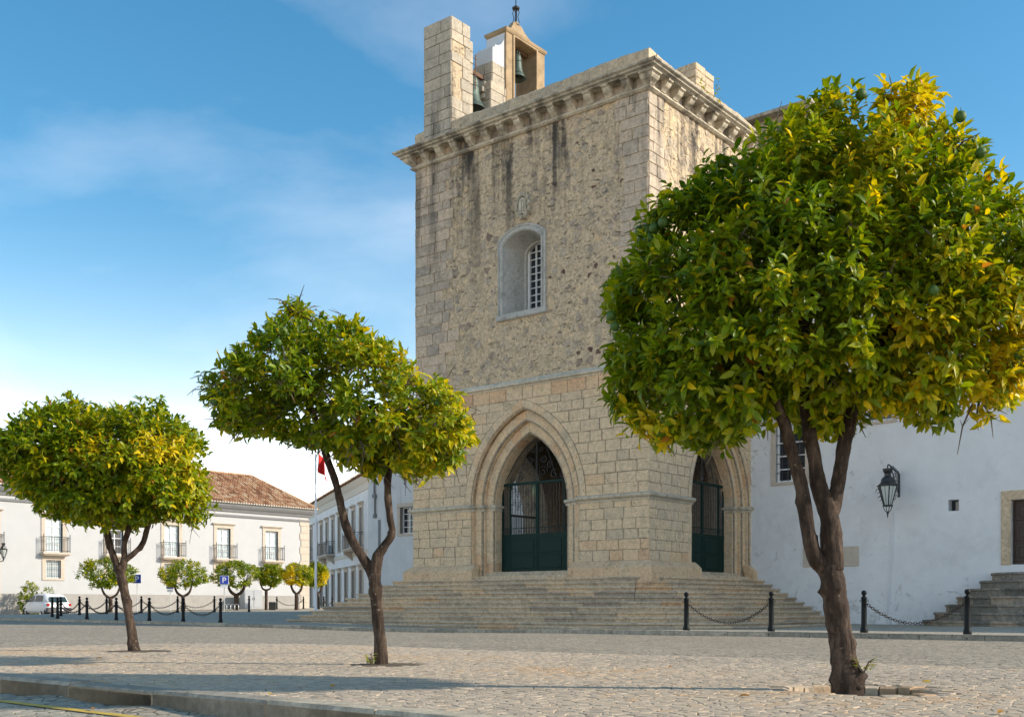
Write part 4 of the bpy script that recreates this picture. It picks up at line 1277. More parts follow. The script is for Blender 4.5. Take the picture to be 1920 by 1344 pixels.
# weed rooted in the side cornice
# ------------------------------------------------------------------ flight of steps round the tower
steps = empty('church_steps', P0, TH, label='broad worn stone steps rising to the tower gateway', cat='steps')
RHO = 1.2
def station(kind, v):
    if kind == 'L': return lambda o: (-TW-o, v)
    if kind == 'LC': return lambda o: (-TW-o, -o)
    if kind == 'F': return lambda o: (v, -o)
    if kind == 'A': return lambda o: (-RHO+(RHO+o)*math.cos(v), RHO+(RHO+o)*math.sin(v))
    return lambda o: (o, v)
NS = 10
for k in range(NS+1):
    a_out = .64+.335*k if k < NS else .64+.335*9+.42
    zt_ = TF-.173*k if k < NS else TF-.173*9-.115
    dep = .42 if k else 1.2
    chain = [('L', 7.58), ('L', 4.6), ('L', 1.6), ('LC', 0)]
    x = -TW+random.uniform(.2, .9)
    while x < -RHO-.5:
        chain.append(('F', x)); x += random.uniform(1.1, 2.0)
    m = 4 if k > 4 else 3
    for j in range(m+1): chain.append(('A', -PI/2+PI/2*j/m))
    y = RHO+random.uniform(.6, 1.2)
    while y < 7.0:
        chain.append(('R', y)); y += random.uniform(1.2, 2.0)
    chain.append(('R', 7.58))
    for (ka, va), (kb, vb) in zip(chain[:-1], chain[1:]):
        sub = [station(ka, va), station(kb, vb)]
        if ka == 'A' and kb == 'A':
            sub = [station('A', va+(vb-va)*i/4) for i in range(5)]
        elif kb == 'A': sub = [station(ka, va), station('A', vb)]
        elif ka == 'A' and kb == 'R': sub = [station('A', va), station(kb, vb)]
        jz = random.uniform(-.006, .006); jo = random.uniform(-.008, .008)
        prof = [(a_out-.065, zt_-.34), (a_out-.065, zt_-.080), (a_out-.012, zt_-.072), (a_out, zt_-.045), (a_out-.004, zt_-.012), (a_out-.02, zt_), (a_out-dep, zt_+.004), (a_out-dep, zt_-.34)]
        n = len(prof); mb = MB(); vs = []
        for st in sub:
            vs += [(*st(o+jo), z+jz) for o, z in prof]
        L = len(sub)
        # thin joint: pull the ends in
        if ka not in ('LC',) and kb not in ('LC',):
            for e, w in ((0, 1), (L-1, L-2)):
                for i in range(n):
                    p, q = Vector(vs[e*n+i]), Vector(vs[w*n+i]); d = (q-p)
                    if d.length > .05: vs[e*n+i] = tuple(p+d.normalized()*random.uniform(.005, .011))
        fs = [(i*n+q, i*n+(q+1) % n, i*n+n+(q+1) % n, i*n+n+q) for i in range(L-1) for q in range(n)]
        fs += [tuple(range(n-1, -1, -1)), tuple(range((L-1)*n, L*n))]
        t = min(1, max(0, random.gauss(.45, .2)))
        if random.random() < .05: t = .86
        mb.add(vs, fs, t)
        mb.build('step_slab', M['step'], steps)

# ------------------------------------------------------------------ white church wing to the right
NW = 46.0
wing = empty('church_wing', P0, TH, label='plain whitewashed church wing right of the tower', cat='building')
WY = 7.6; WZ = 14.1
def px_on(px, fy=WY):
    """local x on the wing's plane seen at pixel column px"""
    k = (px-960)/F_PX
    ox, oy = P0[0]+.632*fy, P0[1]+.775*fy
    return (k*oy-ox)/(.775+.632*k)
def z_on(x, py, fy=WY):
    Y = P0[1]+.775*fy-.632*x
    return CAM_Z-(py-HZ)/F_PX*Y
DX0 = px_on(1896); DX1 = DX0+1.55; DZ0 = z_on(DX0, 1058); DZ1 = DZ0+2.22
HX0, HX1 = px_on(1778), px_on(1798); HZ0, HZ1 = z_on(HX0, 958), z_on(HX0, 937)
VX0, VX1 = px_on(1455), px_on(1510); VZ0, VZ1 = z_on(VX0, 905), z_on(VX0, 905)+2.6
UX0, UX1 = px_on(1622), px_on(1672); UZ0, UZ1 = z_on(UX0, 792), z_on(UX0, 792)+2.4
mb = MB()
holes = [(DX0, DX1, DZ0, DZ1), (HX0, HX1, HZ0, HZ1), (VX0, VX1, VZ0, VZ1), (UX0, UX1, UZ0, UZ1)]
xs = sorted({0.02, NW} | {h[0] for h in holes} | {h[1] for h in holes})
for a, b in zip(xs[:-1], xs[1:]):
    zc = sorted([(h[2], h[3]) for h in holes if h[0] <= a+1e-6 and h[1] >= b-1e-6])
    z = -.6
    for h0, h1 in zc:
        mb.box(a, b, WY, WY+.6, z, h0); z = h1
    mb.box(a, b, WY, WY+.6, z, WZ)
mb.box(.02, NW, WY+.62, WY+9, -.6, WZ-.02)
mb.build('wall', M['white'], wing)
mb = MB(); mb.cbox(.3, NW+.2, WY-.16, WY+9.2, WZ, WZ+.16, .04); mb.cbox(.3, NW+.1, WY-.08, WY+9.1, WZ-.14, WZ-.001, .03); mb.build('eaves', M['creamband'], wing)
# stone upper block behind the tower
mb = MB(); mb.box(.6, 1.45, 10.0, 16.0, WZ-1, 21.2, .3); mb.box(-8, .6, 10.42, 16, WZ-1, 21.2, .3); mb.box(1.452, 8.5, 13.5, 20, WZ-1, 15.6, .3); mb.build('upper_block', M['ashlar_grey'], wing)
mb = MB(); mb.cbox(-8, 1.53, 9.92, 16.1, 21.2, 21.36, .03, .3); mb.build('upper_coping', M['cornice'], wing)

def framed(parent, x0, x1, z0, z1, fy, fw, mat, name='window', proud=.05, sill=True, lintel_top=None, rec=.22):
    w = empty(name); w.parent = parent
    mb = MB(); mb.cbox(x0-fw, x0, fy-proud, fy+.3, z0, z1, .012); mb.build('jamb', mat, w)
    mb = MB(); mb.cbox(x1, x1+fw, fy-proud, fy+.3, z0, z1, .012); mb.build('jamb', mat, w)
    mb = MB(); mb.cbox(x0-fw, x1+fw, fy-proud-.002, fy+.3, z1+.001, z1+fw, .012); mb.build('lintel', mat, w)
    if sill:
        mb = MB(); mb.cbox(x0-fw, x1+fw, fy-proud-.012, fy+.3, z0-fw*.55, z0-.001, .012); mb.build('sill', mat, w)
    return w
def sash(parent, x0, x1, z0, z1, y, nx, nz, pane_mat, bar=.025, stile=.05, mid=True):
    mb = MB(); mb.box(x0, x1, y+.04, y+.05, z0, z1); p = mb.build('pane', pane_mat, parent)
    mb = MB()
    mb.box(x0, x0+stile, y-.02, y+.035, z0, z1); mb.box(x1-stile, x1, y-.02, y+.035, z0, z1)
    mb.box(x0+stile, x1-stile, y-.018, y+.035, z0, z0+stile); mb.box(x0+stile, x1-stile, y-.018, y+.035, z1-stile, z1)
    for k in range(1, nx):
        x = x0+(x1-x0)*k/nx; w = bar*(1.8 if mid and k*2 == nx else 1)
        mb.box(x-w/2, x+w/2, y-.012, y+.034, z0+stile, z1-stile)
    for k in range(1, nz):
        z = z0+(z1-z0)*k/nz; mb.box(x0+stile, x1-stile, y-.008, y+.033, z-bar/2, z+bar/2)
    mb.build('sash', M['sash'], parent)
    return p
for (x0, x1, z0, z1) in (holes[2], holes[3]):
    w = framed(wing, x0, x1, z0, z1, WY, .20, M['trim'])
    sash(w, x0, x1, z0, z1, WY+.16, 2, 5, M['glass'], .05, .08)
    mb = MB()
    for k in range(1, 5): 
        x = x0+(x1-x0)*k/5; mb.tube([(x, WY+.04, z0), (x, WY+.04, z1)], .011, 5)
    for k in range(1, 7):
        z = z0+(z1-z0)*k/7; mb.tube([(x0, WY+.04, z), (x1, WY+.04, z)], .012, 5)
    mb.build('window_bars', M['iron'], w)
d = framed(wing, DX0, DX1, DZ0, DZ1, WY, .32, M['step'], 'door', .06, sill=False)
mb = MB(); mb.box(DX0, DX1, WY+.26, WY+.32, DZ0, DZ1)
for i in range(2):
    for k in range(3):
        xa = DX0+.08+i*.74; za = DZ0+.12+k*.70
        mb.cbox(xa, xa+.64, WY+.225, WY+.258, za, za+.60, .015); mb.cbox(xa+.12, xa+.52, WY+.20, WY+.224, za+.12, za+.48, .02)
lf = mb.build('door_leaf', M['door'], d)
mb = MB(); mb.lathe([(.01, 0), (.035, .01), (.035, .05), (.01, .06)], DX0+.70, WY+.19, 8); mb.build('handle', M['iron'], lf, loc=(0, 0, DZ0+1.0))
mb = MB(); mb.box(HX0, HX1, WY+.42, WY+.44, HZ0, HZ1); mb.build('vent_back', M['glass'], wing)
PX0, PX1 = px_on(1506), px_on(1611); PZ0, PZ1 = z_on((PX0+PX1)/2, 1062), z_on((PX0+PX1)/2, 1025)
mb = MB(); mb.cbox(PX0, PX1, WY-.035, WY+.02, PZ0, PZ1, .015, .8); mb.build('stone_plaque', M['trim'], wing)
CX0, CX1 = px_on(1673), px_on(1663)
mb = MB(); mb.tube([(CX0, WY-.02, z_on(CX0, 958)), (CX0-.05, WY-.02, 2.2), (CX1, WY-.02, .4), (CX1, WY-.02, -.25)], .02, 6)
mb.tube([(CX0+.09, WY-.018, z_on(CX0, 958)), (CX0+.04, WY-.018, 2.2), (CX1+.07, WY-.018, .4), (CX1+.07, WY-.018, -.25)], .012, 6)
mb.build('conduit', M['pipe'], wing)

# curved steps to the side door
sst = empty('door_steps', (Matrix.Translation(Vector(P0)) @ Matrix.Rotation(TH, 4, 'Z') @ Vector(((DX0+DX1)/2-.1, WY, 0))), TH, label='half-round lichened stone steps up to the side door', cat='steps')
for k in range(7):
    R = 1.30+.37*k; zt_ = 1.72-.27*k
    nseg = 7+k
    for j in range(nseg):
        a0, a1 = PI+PI*j/nseg, PI+PI*(j+1)/nseg
        prof = [(R-.05, zt_-.34), (R-.05, zt_-.09), (R-.01, zt_-.08), (R, zt_-.05), (R-.015, zt_), (R-(.5 if k else 1.3), zt_), (R-(.5 if k else 1.3), zt_-.34)]
        n = len(prof); vs = []
        g = .004/R
        for i in range(4):
            f = a0+g+(a1-a0-2*g)*i/3
            vs += [(r_*math.cos(f), r_*math.sin(f)*.98-.004, z) for r_, z in prof]
        mb = MB(); mb.add(vs, [(i*n+q, i*n+(q+1) % n, i*n+n+(q+1) % n, i*n+n+q) for i in range(3) for q in range(n)]+[tuple(range(n-1, -1, -1)), tuple(range(3*n, 4*n))], random.random())
        mb.build('step_slab', M['step_dark'], sst)

def on_tower(loc, rz=0.0):
    return Matrix.Translation(Vector(P0)) @ Matrix.Rotation(TH, 4, 'Z') @ Matrix.Translation(Vector(loc)) @ Matrix.Rotation(rz, 4, 'Z')

# ornate wall lantern
LX = px_on(1686); LZ = z_on(LX, 931)
lan = empty('wall_lantern', label='black wrought iron lantern on a lace bracket, white church wall', cat='lantern')
lan.matrix_world = on_tower((LX, WY, LZ))
def lantern_body(root, s=1.0, off=(0, -.55, .50)):
    ox, oy, oz = off
    n = 6
    mb = MB(); mb.lathe([(.26*s, .0), (.30*s, .015), (.30*s, .04), (.20*s, .10*s), (.17*s, .22*s), (.09*s, .27*s), (.09*s, .34*s), (.13*s, .40*s), (.14*s, .47*s), (.10*s, .47*s)], ox, oy, n); mb.v = [(a, b, c+oz) for a, b, c in mb.v]; mb.build('lantern_cap', M['iron'], root)
    mb = MB(); mb.lathe([(.10*s, -.50*s), (.235*s, -.005)], ox, oy, n); mb.v = [(a, b, c+oz) for a, b, c in mb.v]; mb.build('lantern_glass', M['lampglass'], root)
    mb = MB()
    for k in range(n):
        f = 2*PI*k/n
        mb.tube([(ox+.105*s*math.cos(f), oy+.105*s*math.sin(f), oz-.50*s), (ox+.245*s*math.cos(f), oy+.245*s*math.sin(f), oz)], .017*s, 5)
        fm_ = f+PI/n
        mb.tube([(ox+.10*s*math.cos(fm_), oy+.10*s*math.sin(fm_), oz-.50*s), (ox+.22*s*math.cos(fm_), oy+.22*s*math.sin(fm_), oz)], .006*s, 4)
        for zc in (-.1, -.3):
            rr = (.245+.28*zc+.05)*s
            mb.tube([(ox+(rr+.05*s*math.cos(t))*math.cos(f), oy+(rr+.05*s*math.cos(t))*math.sin(f), oz+(zc+.06*math.sin(t))*s) for t in [k2*.8 for k2 in range(7)]], .008*s, 4)
    mb.lathe([(.14*s, -.53*s), (.15*s, -.51*s), (.10*s, -.49*s)], ox, oy, n); 
    for i in range(len(mb.v)-18, len(mb.v)): mb.v[i] = (mb.v[i][0], mb.v[i][1], mb.v[i][2]+oz)
    for k in range(4):
        f = PI/2*k
        mb.tube([(ox+.12*s*math.cos(f), oy+.12*s*math.sin(f), oz-.53*s), (ox+.08*s*math.cos(f), oy+.08*s*math.sin(f), oz-.63*s), (ox+.01, oy, oz-.72*s)], .012*s, 4)
    mb.tube([(ox, oy, oz-.70*s), (ox, oy, oz-.84*s)], [.03*s, .006*s], 6)
    mb.build('lantern_frame', M['iron'], root)
lantern_body(lan, 1.35, (0, -1.15, .28))
mb = MB(); mb.box(-.03, .03, -.05, 0, -.02, .85); mb.build('wall_plate', M['iron'], lan)
mb = MB(); mb.tube([(0, -1.15, .88), (0, -1.16, 1.0), (0, -1.10, 1.07), (0, -.95, 1.06), (0, -.04, .84)], .025, 6)
mb.tube([(0, -.04, .10), (0, -.45, .55), (0, -.88, 1.03)], .018, 5)
for j in range(4):
    z = .90-.19*j
    for i in range(4-j):
        mb.tube([(0, -.13-.17*i+.085*math.cos(t), z-.04+.045*i+.075*math.sin(t)) for t in [q*.7 for q in range(10)]], .012, 4)
mb.build('bracket', M['iron'], lan)

# annex wall left of the tower
annex = empty('annex_building', P0, TH, label='white annex wall with peeling streaks left of the tower', cat='building')
AX1, AX0 = -TW-.02, -22.15
AWX0, AWX1, AWZ0, AWZ1 = -19.75, -18.75, 4.3, 5.65
mb = MB(); mb.box(AX0, AWX0, WY, WY+8, -.3, 9.8); mb.box(AWX1, AX1, WY, WY+8, -.3, 9.8); mb.box(AWX0, AWX1, WY, WY+8, -.3, AWZ0); mb.box(AWX0, AWX1, WY, WY+8, AWZ1, 9.8); mb.box(AWX0, AWX1, WY+.5, WY+8, AWZ0, AWZ1)
mb.build('wall', M['white_worn'], annex)
mb = MB(); mb.cbox(AX0-.15, AX1, WY-.15, WY+8.1, 9.8, 10.0, .03); mb.build('eaves', M['creamband'], annex)
w = framed(annex, AWX0, AWX1, AWZ0, AWZ1, WY, .22, M['trim'])
sash(w, AWX0, AWX1, AWZ0, AWZ1, WY+.2, 2, 4, M['glass'], .03)
mb = MB(); mb.tube([(-21.62, WY-.07, 9.7), (-21.62, WY-.07, 6.4), (-21.58, WY-.07, 6.2), (-21.58, WY-.07, 5.3)], .05, 8); mb.box(-21.72, -21.5, WY-.14, WY, 6.25, 6.45); mb.box(-21.70, -21.5, WY-.1, WY, 5.2, 5.4); mb.build('drainpipe', M['greyband'], annex)
mb = MB(); mb.box(-21.36, -21.22, WY-.05, WY+.02, 1.2, 5.1); mb.build('downpipe', M['greyband'], annex)

# hanging lamp in the porch
hl = empty('porch_lamp', label='greenish glass lamp hanging inside the front arch', cat='lamp')
hl.matrix_world = on_tower((FX-.63, 1.6, 0))
mb = MB(); mb.lathe([(.05, 4.85), (.15, 4.92), (.19, 5.08), (.17, 5.28), (.08, 5.38)], n=12); mb.build('lamp_globe', M['globe'], hl, smooth=True)
mb = MB(); mb.lathe([(.09, 5.36), (.11, 5.40), (.03, 5.5)], n=10); mb.tube([(0, 0, 5.48), (0, 0, 8.2)], .012, 5); mb.build('lamp_rod', M['iron'], hl)

# ------------------------------------------------------------------ roofs of barrel tiles
def tile_slope(mb, p00, p10, p01, p11, cw=.24, ch=.42):
    """rows of half-round tiles on the quad p00-p10 (eave) to p01-p11 (top)"""
    p00, p10, p01, p11 = map(Vector, (p00, p10, p01, p11))
    nx = max(2, round((p10-p00).length/cw)); ny = max(2, round(((p01-p00).length+(p11-p10).length)/2/ch))
    nrm = (p10-p00).cross(p01-p00).normalized()
    if nrm.z < 0: nrm = -nrm
    seg = 4
    xt = lambda j: [(p00+(p01-p00)*j/ny), (p10+(p11-p10)*j/ny)]
    # constant tile width: columns measured along the eave, cut off at the hips
    W = (p10-p00).length; ex = (p10-p00)/W
    up = (p01-p00); 
    l0 = (p01-p00).dot(ex); l1 = (p11-p10).dot(ex); rise = (p01-p00)-ex*l0
    for j in range(ny):
        ta, tb = j/ny, (j+1.12)/ny
        for i in range(nx):
            xa, xb = i*W/nx, (i+1)*W/nx
            tm = (ta+tb)/2
            if xa < l0*ta-.05 or xb > W+l1*ta+.05: continue
            t_ = random.random()
            vs = []
            for tt, lift in ((ta, .045), (min(tb, 1.0), 0.0)):
                for s in range(seg+1):
                    f = PI*s/seg
                    x = (xa+xb)/2-math.cos(f)*(xb-xa)*.40
                    vs.append(tuple(p00+ex*x+rise*tt+nrm*(math.sin(f)*(xb-xa)*.36+lift)))
            mb.add(vs, [(s, s+1, seg+2+s, seg+1+s) for s in range(seg)]+[tuple(range(seg+1))], t_)
    mb.add([tuple(p-nrm*.01) for p in (p00, p10, p11, p01)], [(0,1,2,3)], .15)

# ------------------------------------------------------------------ palace on the left
CA = (-17.1, 92.0, 0.0)
RA = math.atan2(.745, .667)
pal = empty('palace', CA, RA, label='long white palace with terracotta roof and railed French windows', cat='building')
PL = -44.0
wx = [-3.74-4.53*k for k in range(9)]
gw = [(-21.9, .52, 2.5, 3.74), (-12.9, .52, 2.5, 3.74), (-3.74, .52, 2.5, 3.74), (-30.9, .52, 2.5, 3.74), (-17.4, .52, 2.5, 3.74), (-8.4, .52, 2.5, 3.74)]
mb = MB()
holes = [(x-.6, x+.6, 4.28, 6.65) for x in wx]+[(x-h, x+h, a, b) for x, h, a, b in gw]
xs = sorted({PL, 0.0} | {h[0] for h in holes} | {h[1] for h in holes})
for a, b in zip(xs[:-1], xs[1:]):
    z = -.5
    for h0, h1 in sorted([(h[2], h[3]) for h in holes if h[0] <= a+1e-6 and h[1] >= b-1e-6]):
        mb.box(a, b, 0, .45, z, h0); z = h1
    mb.box(a, b, 0, .45, z, 8.6)
mb.box(PL, 0, .46, 9, -.5, 8.55)
mb.build('wall', M['palace_white'], pal)
mb = MB(); mb.box(PL, -.92, -.05, -.002, -.5, 1.42); mb.build('plinth', M['plinth'], pal)
for k in range(14):
    z = -.3+.58*k
    if z > 7.5: break
    w_ = .92 if k % 2 else .80
    mb = MB(); mb.cbox(-w_, .06, -.06, .8, z+.005, z+.575, .015, random.random()); mb.build('quoin', M['trim'], pal)
mb = MB(); mb.ringrect([(.0, 7.58), (.10, 7.60), (.12, 7.72), (.03, 7.78)], PL, 0.02, 0, 9); mb.build('band', M['greyband'], pal)
mb = MB(); mb.ringrect([(.0, 7.98), (.10, 8.0), (.16, 8.15), (.30, 8.28), (.42, 8.45), (.45, 8.60)], PL, 0.02, 0, 9); mb.build('cornice', M['greyband'], pal)
mb = MB()
for k in range(150):
    x = .42-.24*k
    mb.cbox(x-.085, x+.085, -.62, -.40, 8.62, 8.73, .03, 1.0)
mb.build('eave_tiles', M['creamband'], pal, kind='stuff')
mb = MB()
RXL = -25.2
EA = (RXL-3.4, -.55, 8.66); EB = (.55, -.55, 8.66); RB = (-2.8, 4.2, 11.56); RAa = (RXL, 4.2, 11.56)
tile_slope(mb, EA, EB, RAa, RB)
tile_slope(mb, EB, (.55, 9.2, 8.66), RB, (-2.8, 4.3, 11.56))
tile_slope(mb, (RXL-3.4, 9.2, 8.66), EA, (RXL, 4.3, 11.56), RAa)
mb.add([RAa, RB, (.55, 9.2, 8.66), (RXL-3.4, 9.2, 8.66)], [(0,1,2,3)], .4)
tile_slope(mb, (PL, -.55, 8.66), (RXL-3.3, -.55, 8.66), (PL, 3.0, 9.35), (RXL-3.3, 3.0, 9.35))
mb.build('roof', M['roof'], pal, kind='stuff')
mb = MB(); mb.tube([RAa, RB], .13, 8, .7); mb.tube([RB, (.5, -.5, 8.75)], .12, 8, .7); mb.tube([RAa, (RXL-3.35, -.5, 8.75)], .12, 8, .7); mb.build('ridge_tiles', M['roof'], pal)
def balcony(parent, x0, x1, z, y, depth, h, mat=M['iron'], nb=None):
    b = empty('balcony'); b.parent = parent
    mb = MB(); mb.cbox(x0, x1, y-depth, y+.02, z-.16, z, .03); mb.cbox(x0+.1, x1-.1, y-depth+.08, y+.02, z-.24, z-.161, .03); mb.build('balcony_slab', M['trim'], b)
    mb = MB(); d = y-depth+.05; r = .013
    nb = nb or max(5, int((x1-x0)/.19))
    path = [(x0+.05, y), (x0+.05, d), (x1-.05, d), (x1-.05, y)]
    for zz, rr in ((z+h, .022), (z+.12, .014), (z+h-.14, .010)): mb.tube([(p[0], p[1], zz) for p in path], rr, 5)
    for k in range(nb+1):
        x = x0+.05+(x1-x0-.1)*k/nb; mb.tube([(x, d, z), (x, d, z+h)], r, 4)
    for s in (x0+.05, x1-.05):
        for k in range(1, 3): mb.tube([(s, d+(y-d)*k/3, z), (s, d+(y-d)*k/3, z+h)], r, 4)
        mb.tube([(s, d, z), (s, d, z+h+.12)], .024, 5); mb.lathe([(.01, z+h+.10), (.04, z+h+.15), (.01, z+h+.2)], s, d, 6)
    mb.build('railing', mat, b)
for i, x in enumerate(wx):
    w = framed(pal, x-.6, x+.6, 4.28, 6.65, 0, .30, M['trim'], 'french_window', .06, sill=False)
    mb = MB(); mb.cbox(x-1.05, x+1.05, -.22, .02, 6.97, 7.05, .02); mb.cbox(x-.98, x+.98, -.14, .02, 6.90, 6.969, .015); mb.build('window_cornice', M['trim'], w)
    pm = M['curtain'] if i != 3 else M['glass']
    sash(w, x-.58, x+.58, 4.3, 6.63, .14, 2, 4, pm, .04, .09)
    mb = MB(); mb.box(x+.585, x+.60, -.02, .2, 4.28, 6.65); mb.box(x-.6, x+.6, -.02, .2, 6.635, 6.65); mb.build('casing', M['gate'], w)
    balcony(pal, x-.98, x+.98, 4.27, 0, .52, 1.05)
for x, h, a, b_ in gw:
    w = framed(pal, x-h, x+h, a, b_, 0, .28, M['trim'])
    sash(w, x-h, x+h, a, b_, .14, 2, 3, M['curtain'], .03, .06)
    mb = MB()
    for k in range(8):
        xx = x-h+2*h*k/7; mb.tube([(xx, .0, a), (xx, .0, b_)], .013, 4)
    for k in range(3): 
        z = a+.15+(b_-a-.3)*k/2; mb.tube([(x-h, .0, z), (x+h, .0, z)], .013, 4)
    mb.build('window_bars', M['iron'], w)
x = -26.4
w = framed(pal, x-.6, x+.6, .1, 3.4, 0, .28, M['trim'], 'door', .06, sill=False); mb = MB(); mb.box(x-.6, x+.6, -.04, .12, .1, 3.4); mb.build('door_leaf', M['greyband'], w)
pl_l = empty('wall_lantern', label='small black lantern on the palace wall at the left edge', cat='lantern')
pl_l.matrix_world = Matrix.Translation(Vector(CA)) @ Matrix.Rotation(RA, 4, 'Z') @ Matrix.Translation(Vector((-25.55, 0, 3.55)))
lantern_body(pl_l, .95, (0, -.6, .75)); mb = MB(); mb.tube([(0, 0, .0), (0, -.3, -.02), (0, -.6, .1), (0, -.6, .25)], .03, 5); mb.box(-.04, .04, -.03, 0, -.2, .2); mb.build('bracket', M['iron'], pl_l)

# ------------------------------------------------------------------ town house behind, facing left
CB = (-12.875, 97.5, -.12)
RB_ = math.atan2(-.946, .323)
tow = empty('town_house', CB, RB_, label='two storey white town house with balconies in shade behind the steps', cat='building')
tow.scale = (1.25, 1.25, 1.25)
BL = -34.0
bx = [-2.2-3.05*k for k in range(10)]
mb = MB()
holes = [(x-.5, x+.5, 4.95, 7.75) for x in bx]+[(x-.55, x+.55, .5, 3.2) for x in bx]
xs = sorted({BL, 3.0} | {h[0] for h in holes} | {h[1] for h in holes})
for a, b in zip(xs[:-1], xs[1:]):
    z = -.5
    for h0, h1 in sorted([(h[2], h[3]) for h in holes if h[0] <= a+1e-6 and h[1] >= b-1e-6]):
        mb.box(a, b, 0, .5, z, h0); z = h1
    mb.box(a, b, 0, .5, z, 9.7)
mb.box(BL, 3, .51, 12, -.5, 9.7)
mb.build('wall', M['white'], tow)
mb = MB(); mb.ringrect([(.0, 8.85), (.06, 8.88), (.08, 9.35), (.20, 9.5), (.32, 9.75), (.34, 9.85)], BL, 3, 0, 12); mb.build('cornice', M['creamband'], tow)
mb = MB(); mb.cbox(BL, 3, -.08, .02, 4.30, 4.62, .02); mb.build('band', M['creamband'], tow)
mb = MB(); mb.box(BL, 3, -.04, .0, -.5, .45); mb.build('plinth', M['plinth'], tow)
mb = MB(); tile_slope(mb, (BL, -.5, 9.88), (3.3, -.5, 9.88), (BL, 6, 11.9), (3.3, 6, 11.9), .3, .5); tile_slope(mb, (BL-.0, 12.4, 9.88), (BL, -.5, 9.88), (BL+3, 6.1, 11.9), (BL+3, 6, 11.9), .3, .5)
mb.build('roof', M['roof'], tow, kind='stuff')
for i, x in enumerate(bx):
    for (h, a, b_) in ((.5, 4.95, 7.75), (.55, .5, 3.2)):
        w = framed(tow, x-h, x+h, a, b_, 0, .22, M['trim'], 'window', .08, sill=a > 1)
        sash(w, x-h, x+h, a, b_, .18, 2, 4, M['glass'], .05, .09)
        mb = MB(); mb.cbox(x-h-.3, x+h+.3, -.24, .02, b_+.30, b_+.40, .02); mb.cbox(x-h-.24, x+h+.24, -.15, .02, b_+.221, b_+.299, .02); mb.build('window_cornice', M['trim'], w)
for k0, k1 in ((0, 1), (4, 5), (8, 8)):
    balcony(tow, bx[k1]-.9, bx[k0]+.9, 4.85, 0, .75, 1.05)
    for xx in (bx[k1]-.5, bx[k0]+.5):
        mb = MB(lambda a, d, b: (xx-.15+d, a, b)); mb.prism([(0, 4.0), (-.15, 4.1), (-.35, 4.3), (-.65, 4.45), (-.7, 4.61), (0, 4.61)], 0, .3); mb.build('bracket', M['trim'], tow)
mb = MB(); mb.box(bx[4]-.5, bx[4]+.4, -.55, -.2, 4.86, 5.6); mb.build('air_conditioner', M['cabinet'], tow)
# ------------------------------------------------------------------ trees
def catmull(pts, sub=6):
    P = [Vector(p) for p in pts]
    P = [P[0]*2-P[1]] + P + [P[-1]*2-P[-2]]
    out = []
    for i in range(1, len(P)-2):
        for k in range(sub):
            t = k/sub
            a, b, c, d = P[i-1], P[i], P[i+1], P[i+2]
            out.append(.5*((2*b)+(c-a)*t+(2*a-5*b+4*c-d)*t*t+(3*b-a-3*c+d)*t**3))
    out.append(P[-2])
    return out

def limb(mb, pts4, n=14, sub=7, rough=.10, knobs=0, rnd=random):
    """pts4: (x, y, z, r) along the limb; bark made uneven, with knobs where twigs were pruned"""
    q = catmull([(p[0], p[1], p[2]) for p in pts4], sub)
    rr = catmull([(p[3], 0, 0) for p in pts4], sub)
    m = len(q)
    kn = [(rnd.uniform(0, m), rnd.uniform(0, 2*PI), rnd.uniform(.16, .42)) for _ in range(knobs)]
    ph = [rnd.uniform(0, 6) for _ in range(4)]
    vs = []; up = None
    for i, p in enumerate(q):
        t = (q[min(i+1, m-1)]-q[max(i-1, 0)]).normalized()
        if up is None: up = t.orthogonal().normalized()
        up = (up-t*up.dot(t)).normalized(); s = t.cross(up)
        for k in range(n):
            f = 2*PI*k/n
            r = rr[i].x*(1+rough*(.5*math.sin(3*f+ph[0]+i*.21)+.5*math.sin(2*f+ph[1]-i*.37)+.35*math.sin(i*.9+ph[2])+rnd.uniform(-.35, .35)))
            for ki, kf, ka in kn:
                df = (f-kf+PI) % (2*PI)-PI
                r += rr[i].x*ka*math.exp(-((i-ki)/.9)**2-(df/.42)**2)
            vs.append(tuple(p+(up*math.cos(f)+s*math.sin(f))*r))
    fs = [(i*n+k, i*n+(k+1) % n, (i+1)*n+(k+1) % n, (i+1)*n+k) for i in range(m-1) for k in range(n)]
    fs += [tuple(range(n-1, -1, -1)), tuple(range((m-1)*n, m*n))]
    mb.add(vs, fs)

LEAF_V = np.array([(0, 0, 0), (.30, -.42, .10), (.30, 0, 0), (.30, .42, .10), (.68, -.36, .05), (.68, 0, -.05), (.68, .36, .05), (1.0, 0, -.17)])  # along, across, up
LEAF_F = [(0, 1, 2), (0, 2, 3), (1, 4, 5, 2), (2, 5, 6, 3), (4, 7, 5), (5, 7, 6)]

def leaf_arrays(base, d, nrm, ln, wd):
    d = d/np.linalg.norm(d, axis=1, keepdims=True)
    nrm = nrm-d*np.sum(nrm*d, axis=1, keepdims=True)
    nrm = nrm/np.maximum(np.linalg.norm(nrm, axis=1, keepdims=True), 1e-6)
    s = np.cross(nrm, d)
    V = (base[:, None, :] + d[:, None, :]*(LEAF_V[None, :, 0, None]*ln[:, None, None])
         + s[:, None, :]*(LEAF_V[None, :, 1, None]*wd[:, None, None]) + nrm[:, None, :]*(LEAF_V[None, :, 2, None]*ln[:, None, None]))
    return V, d, s, nrm

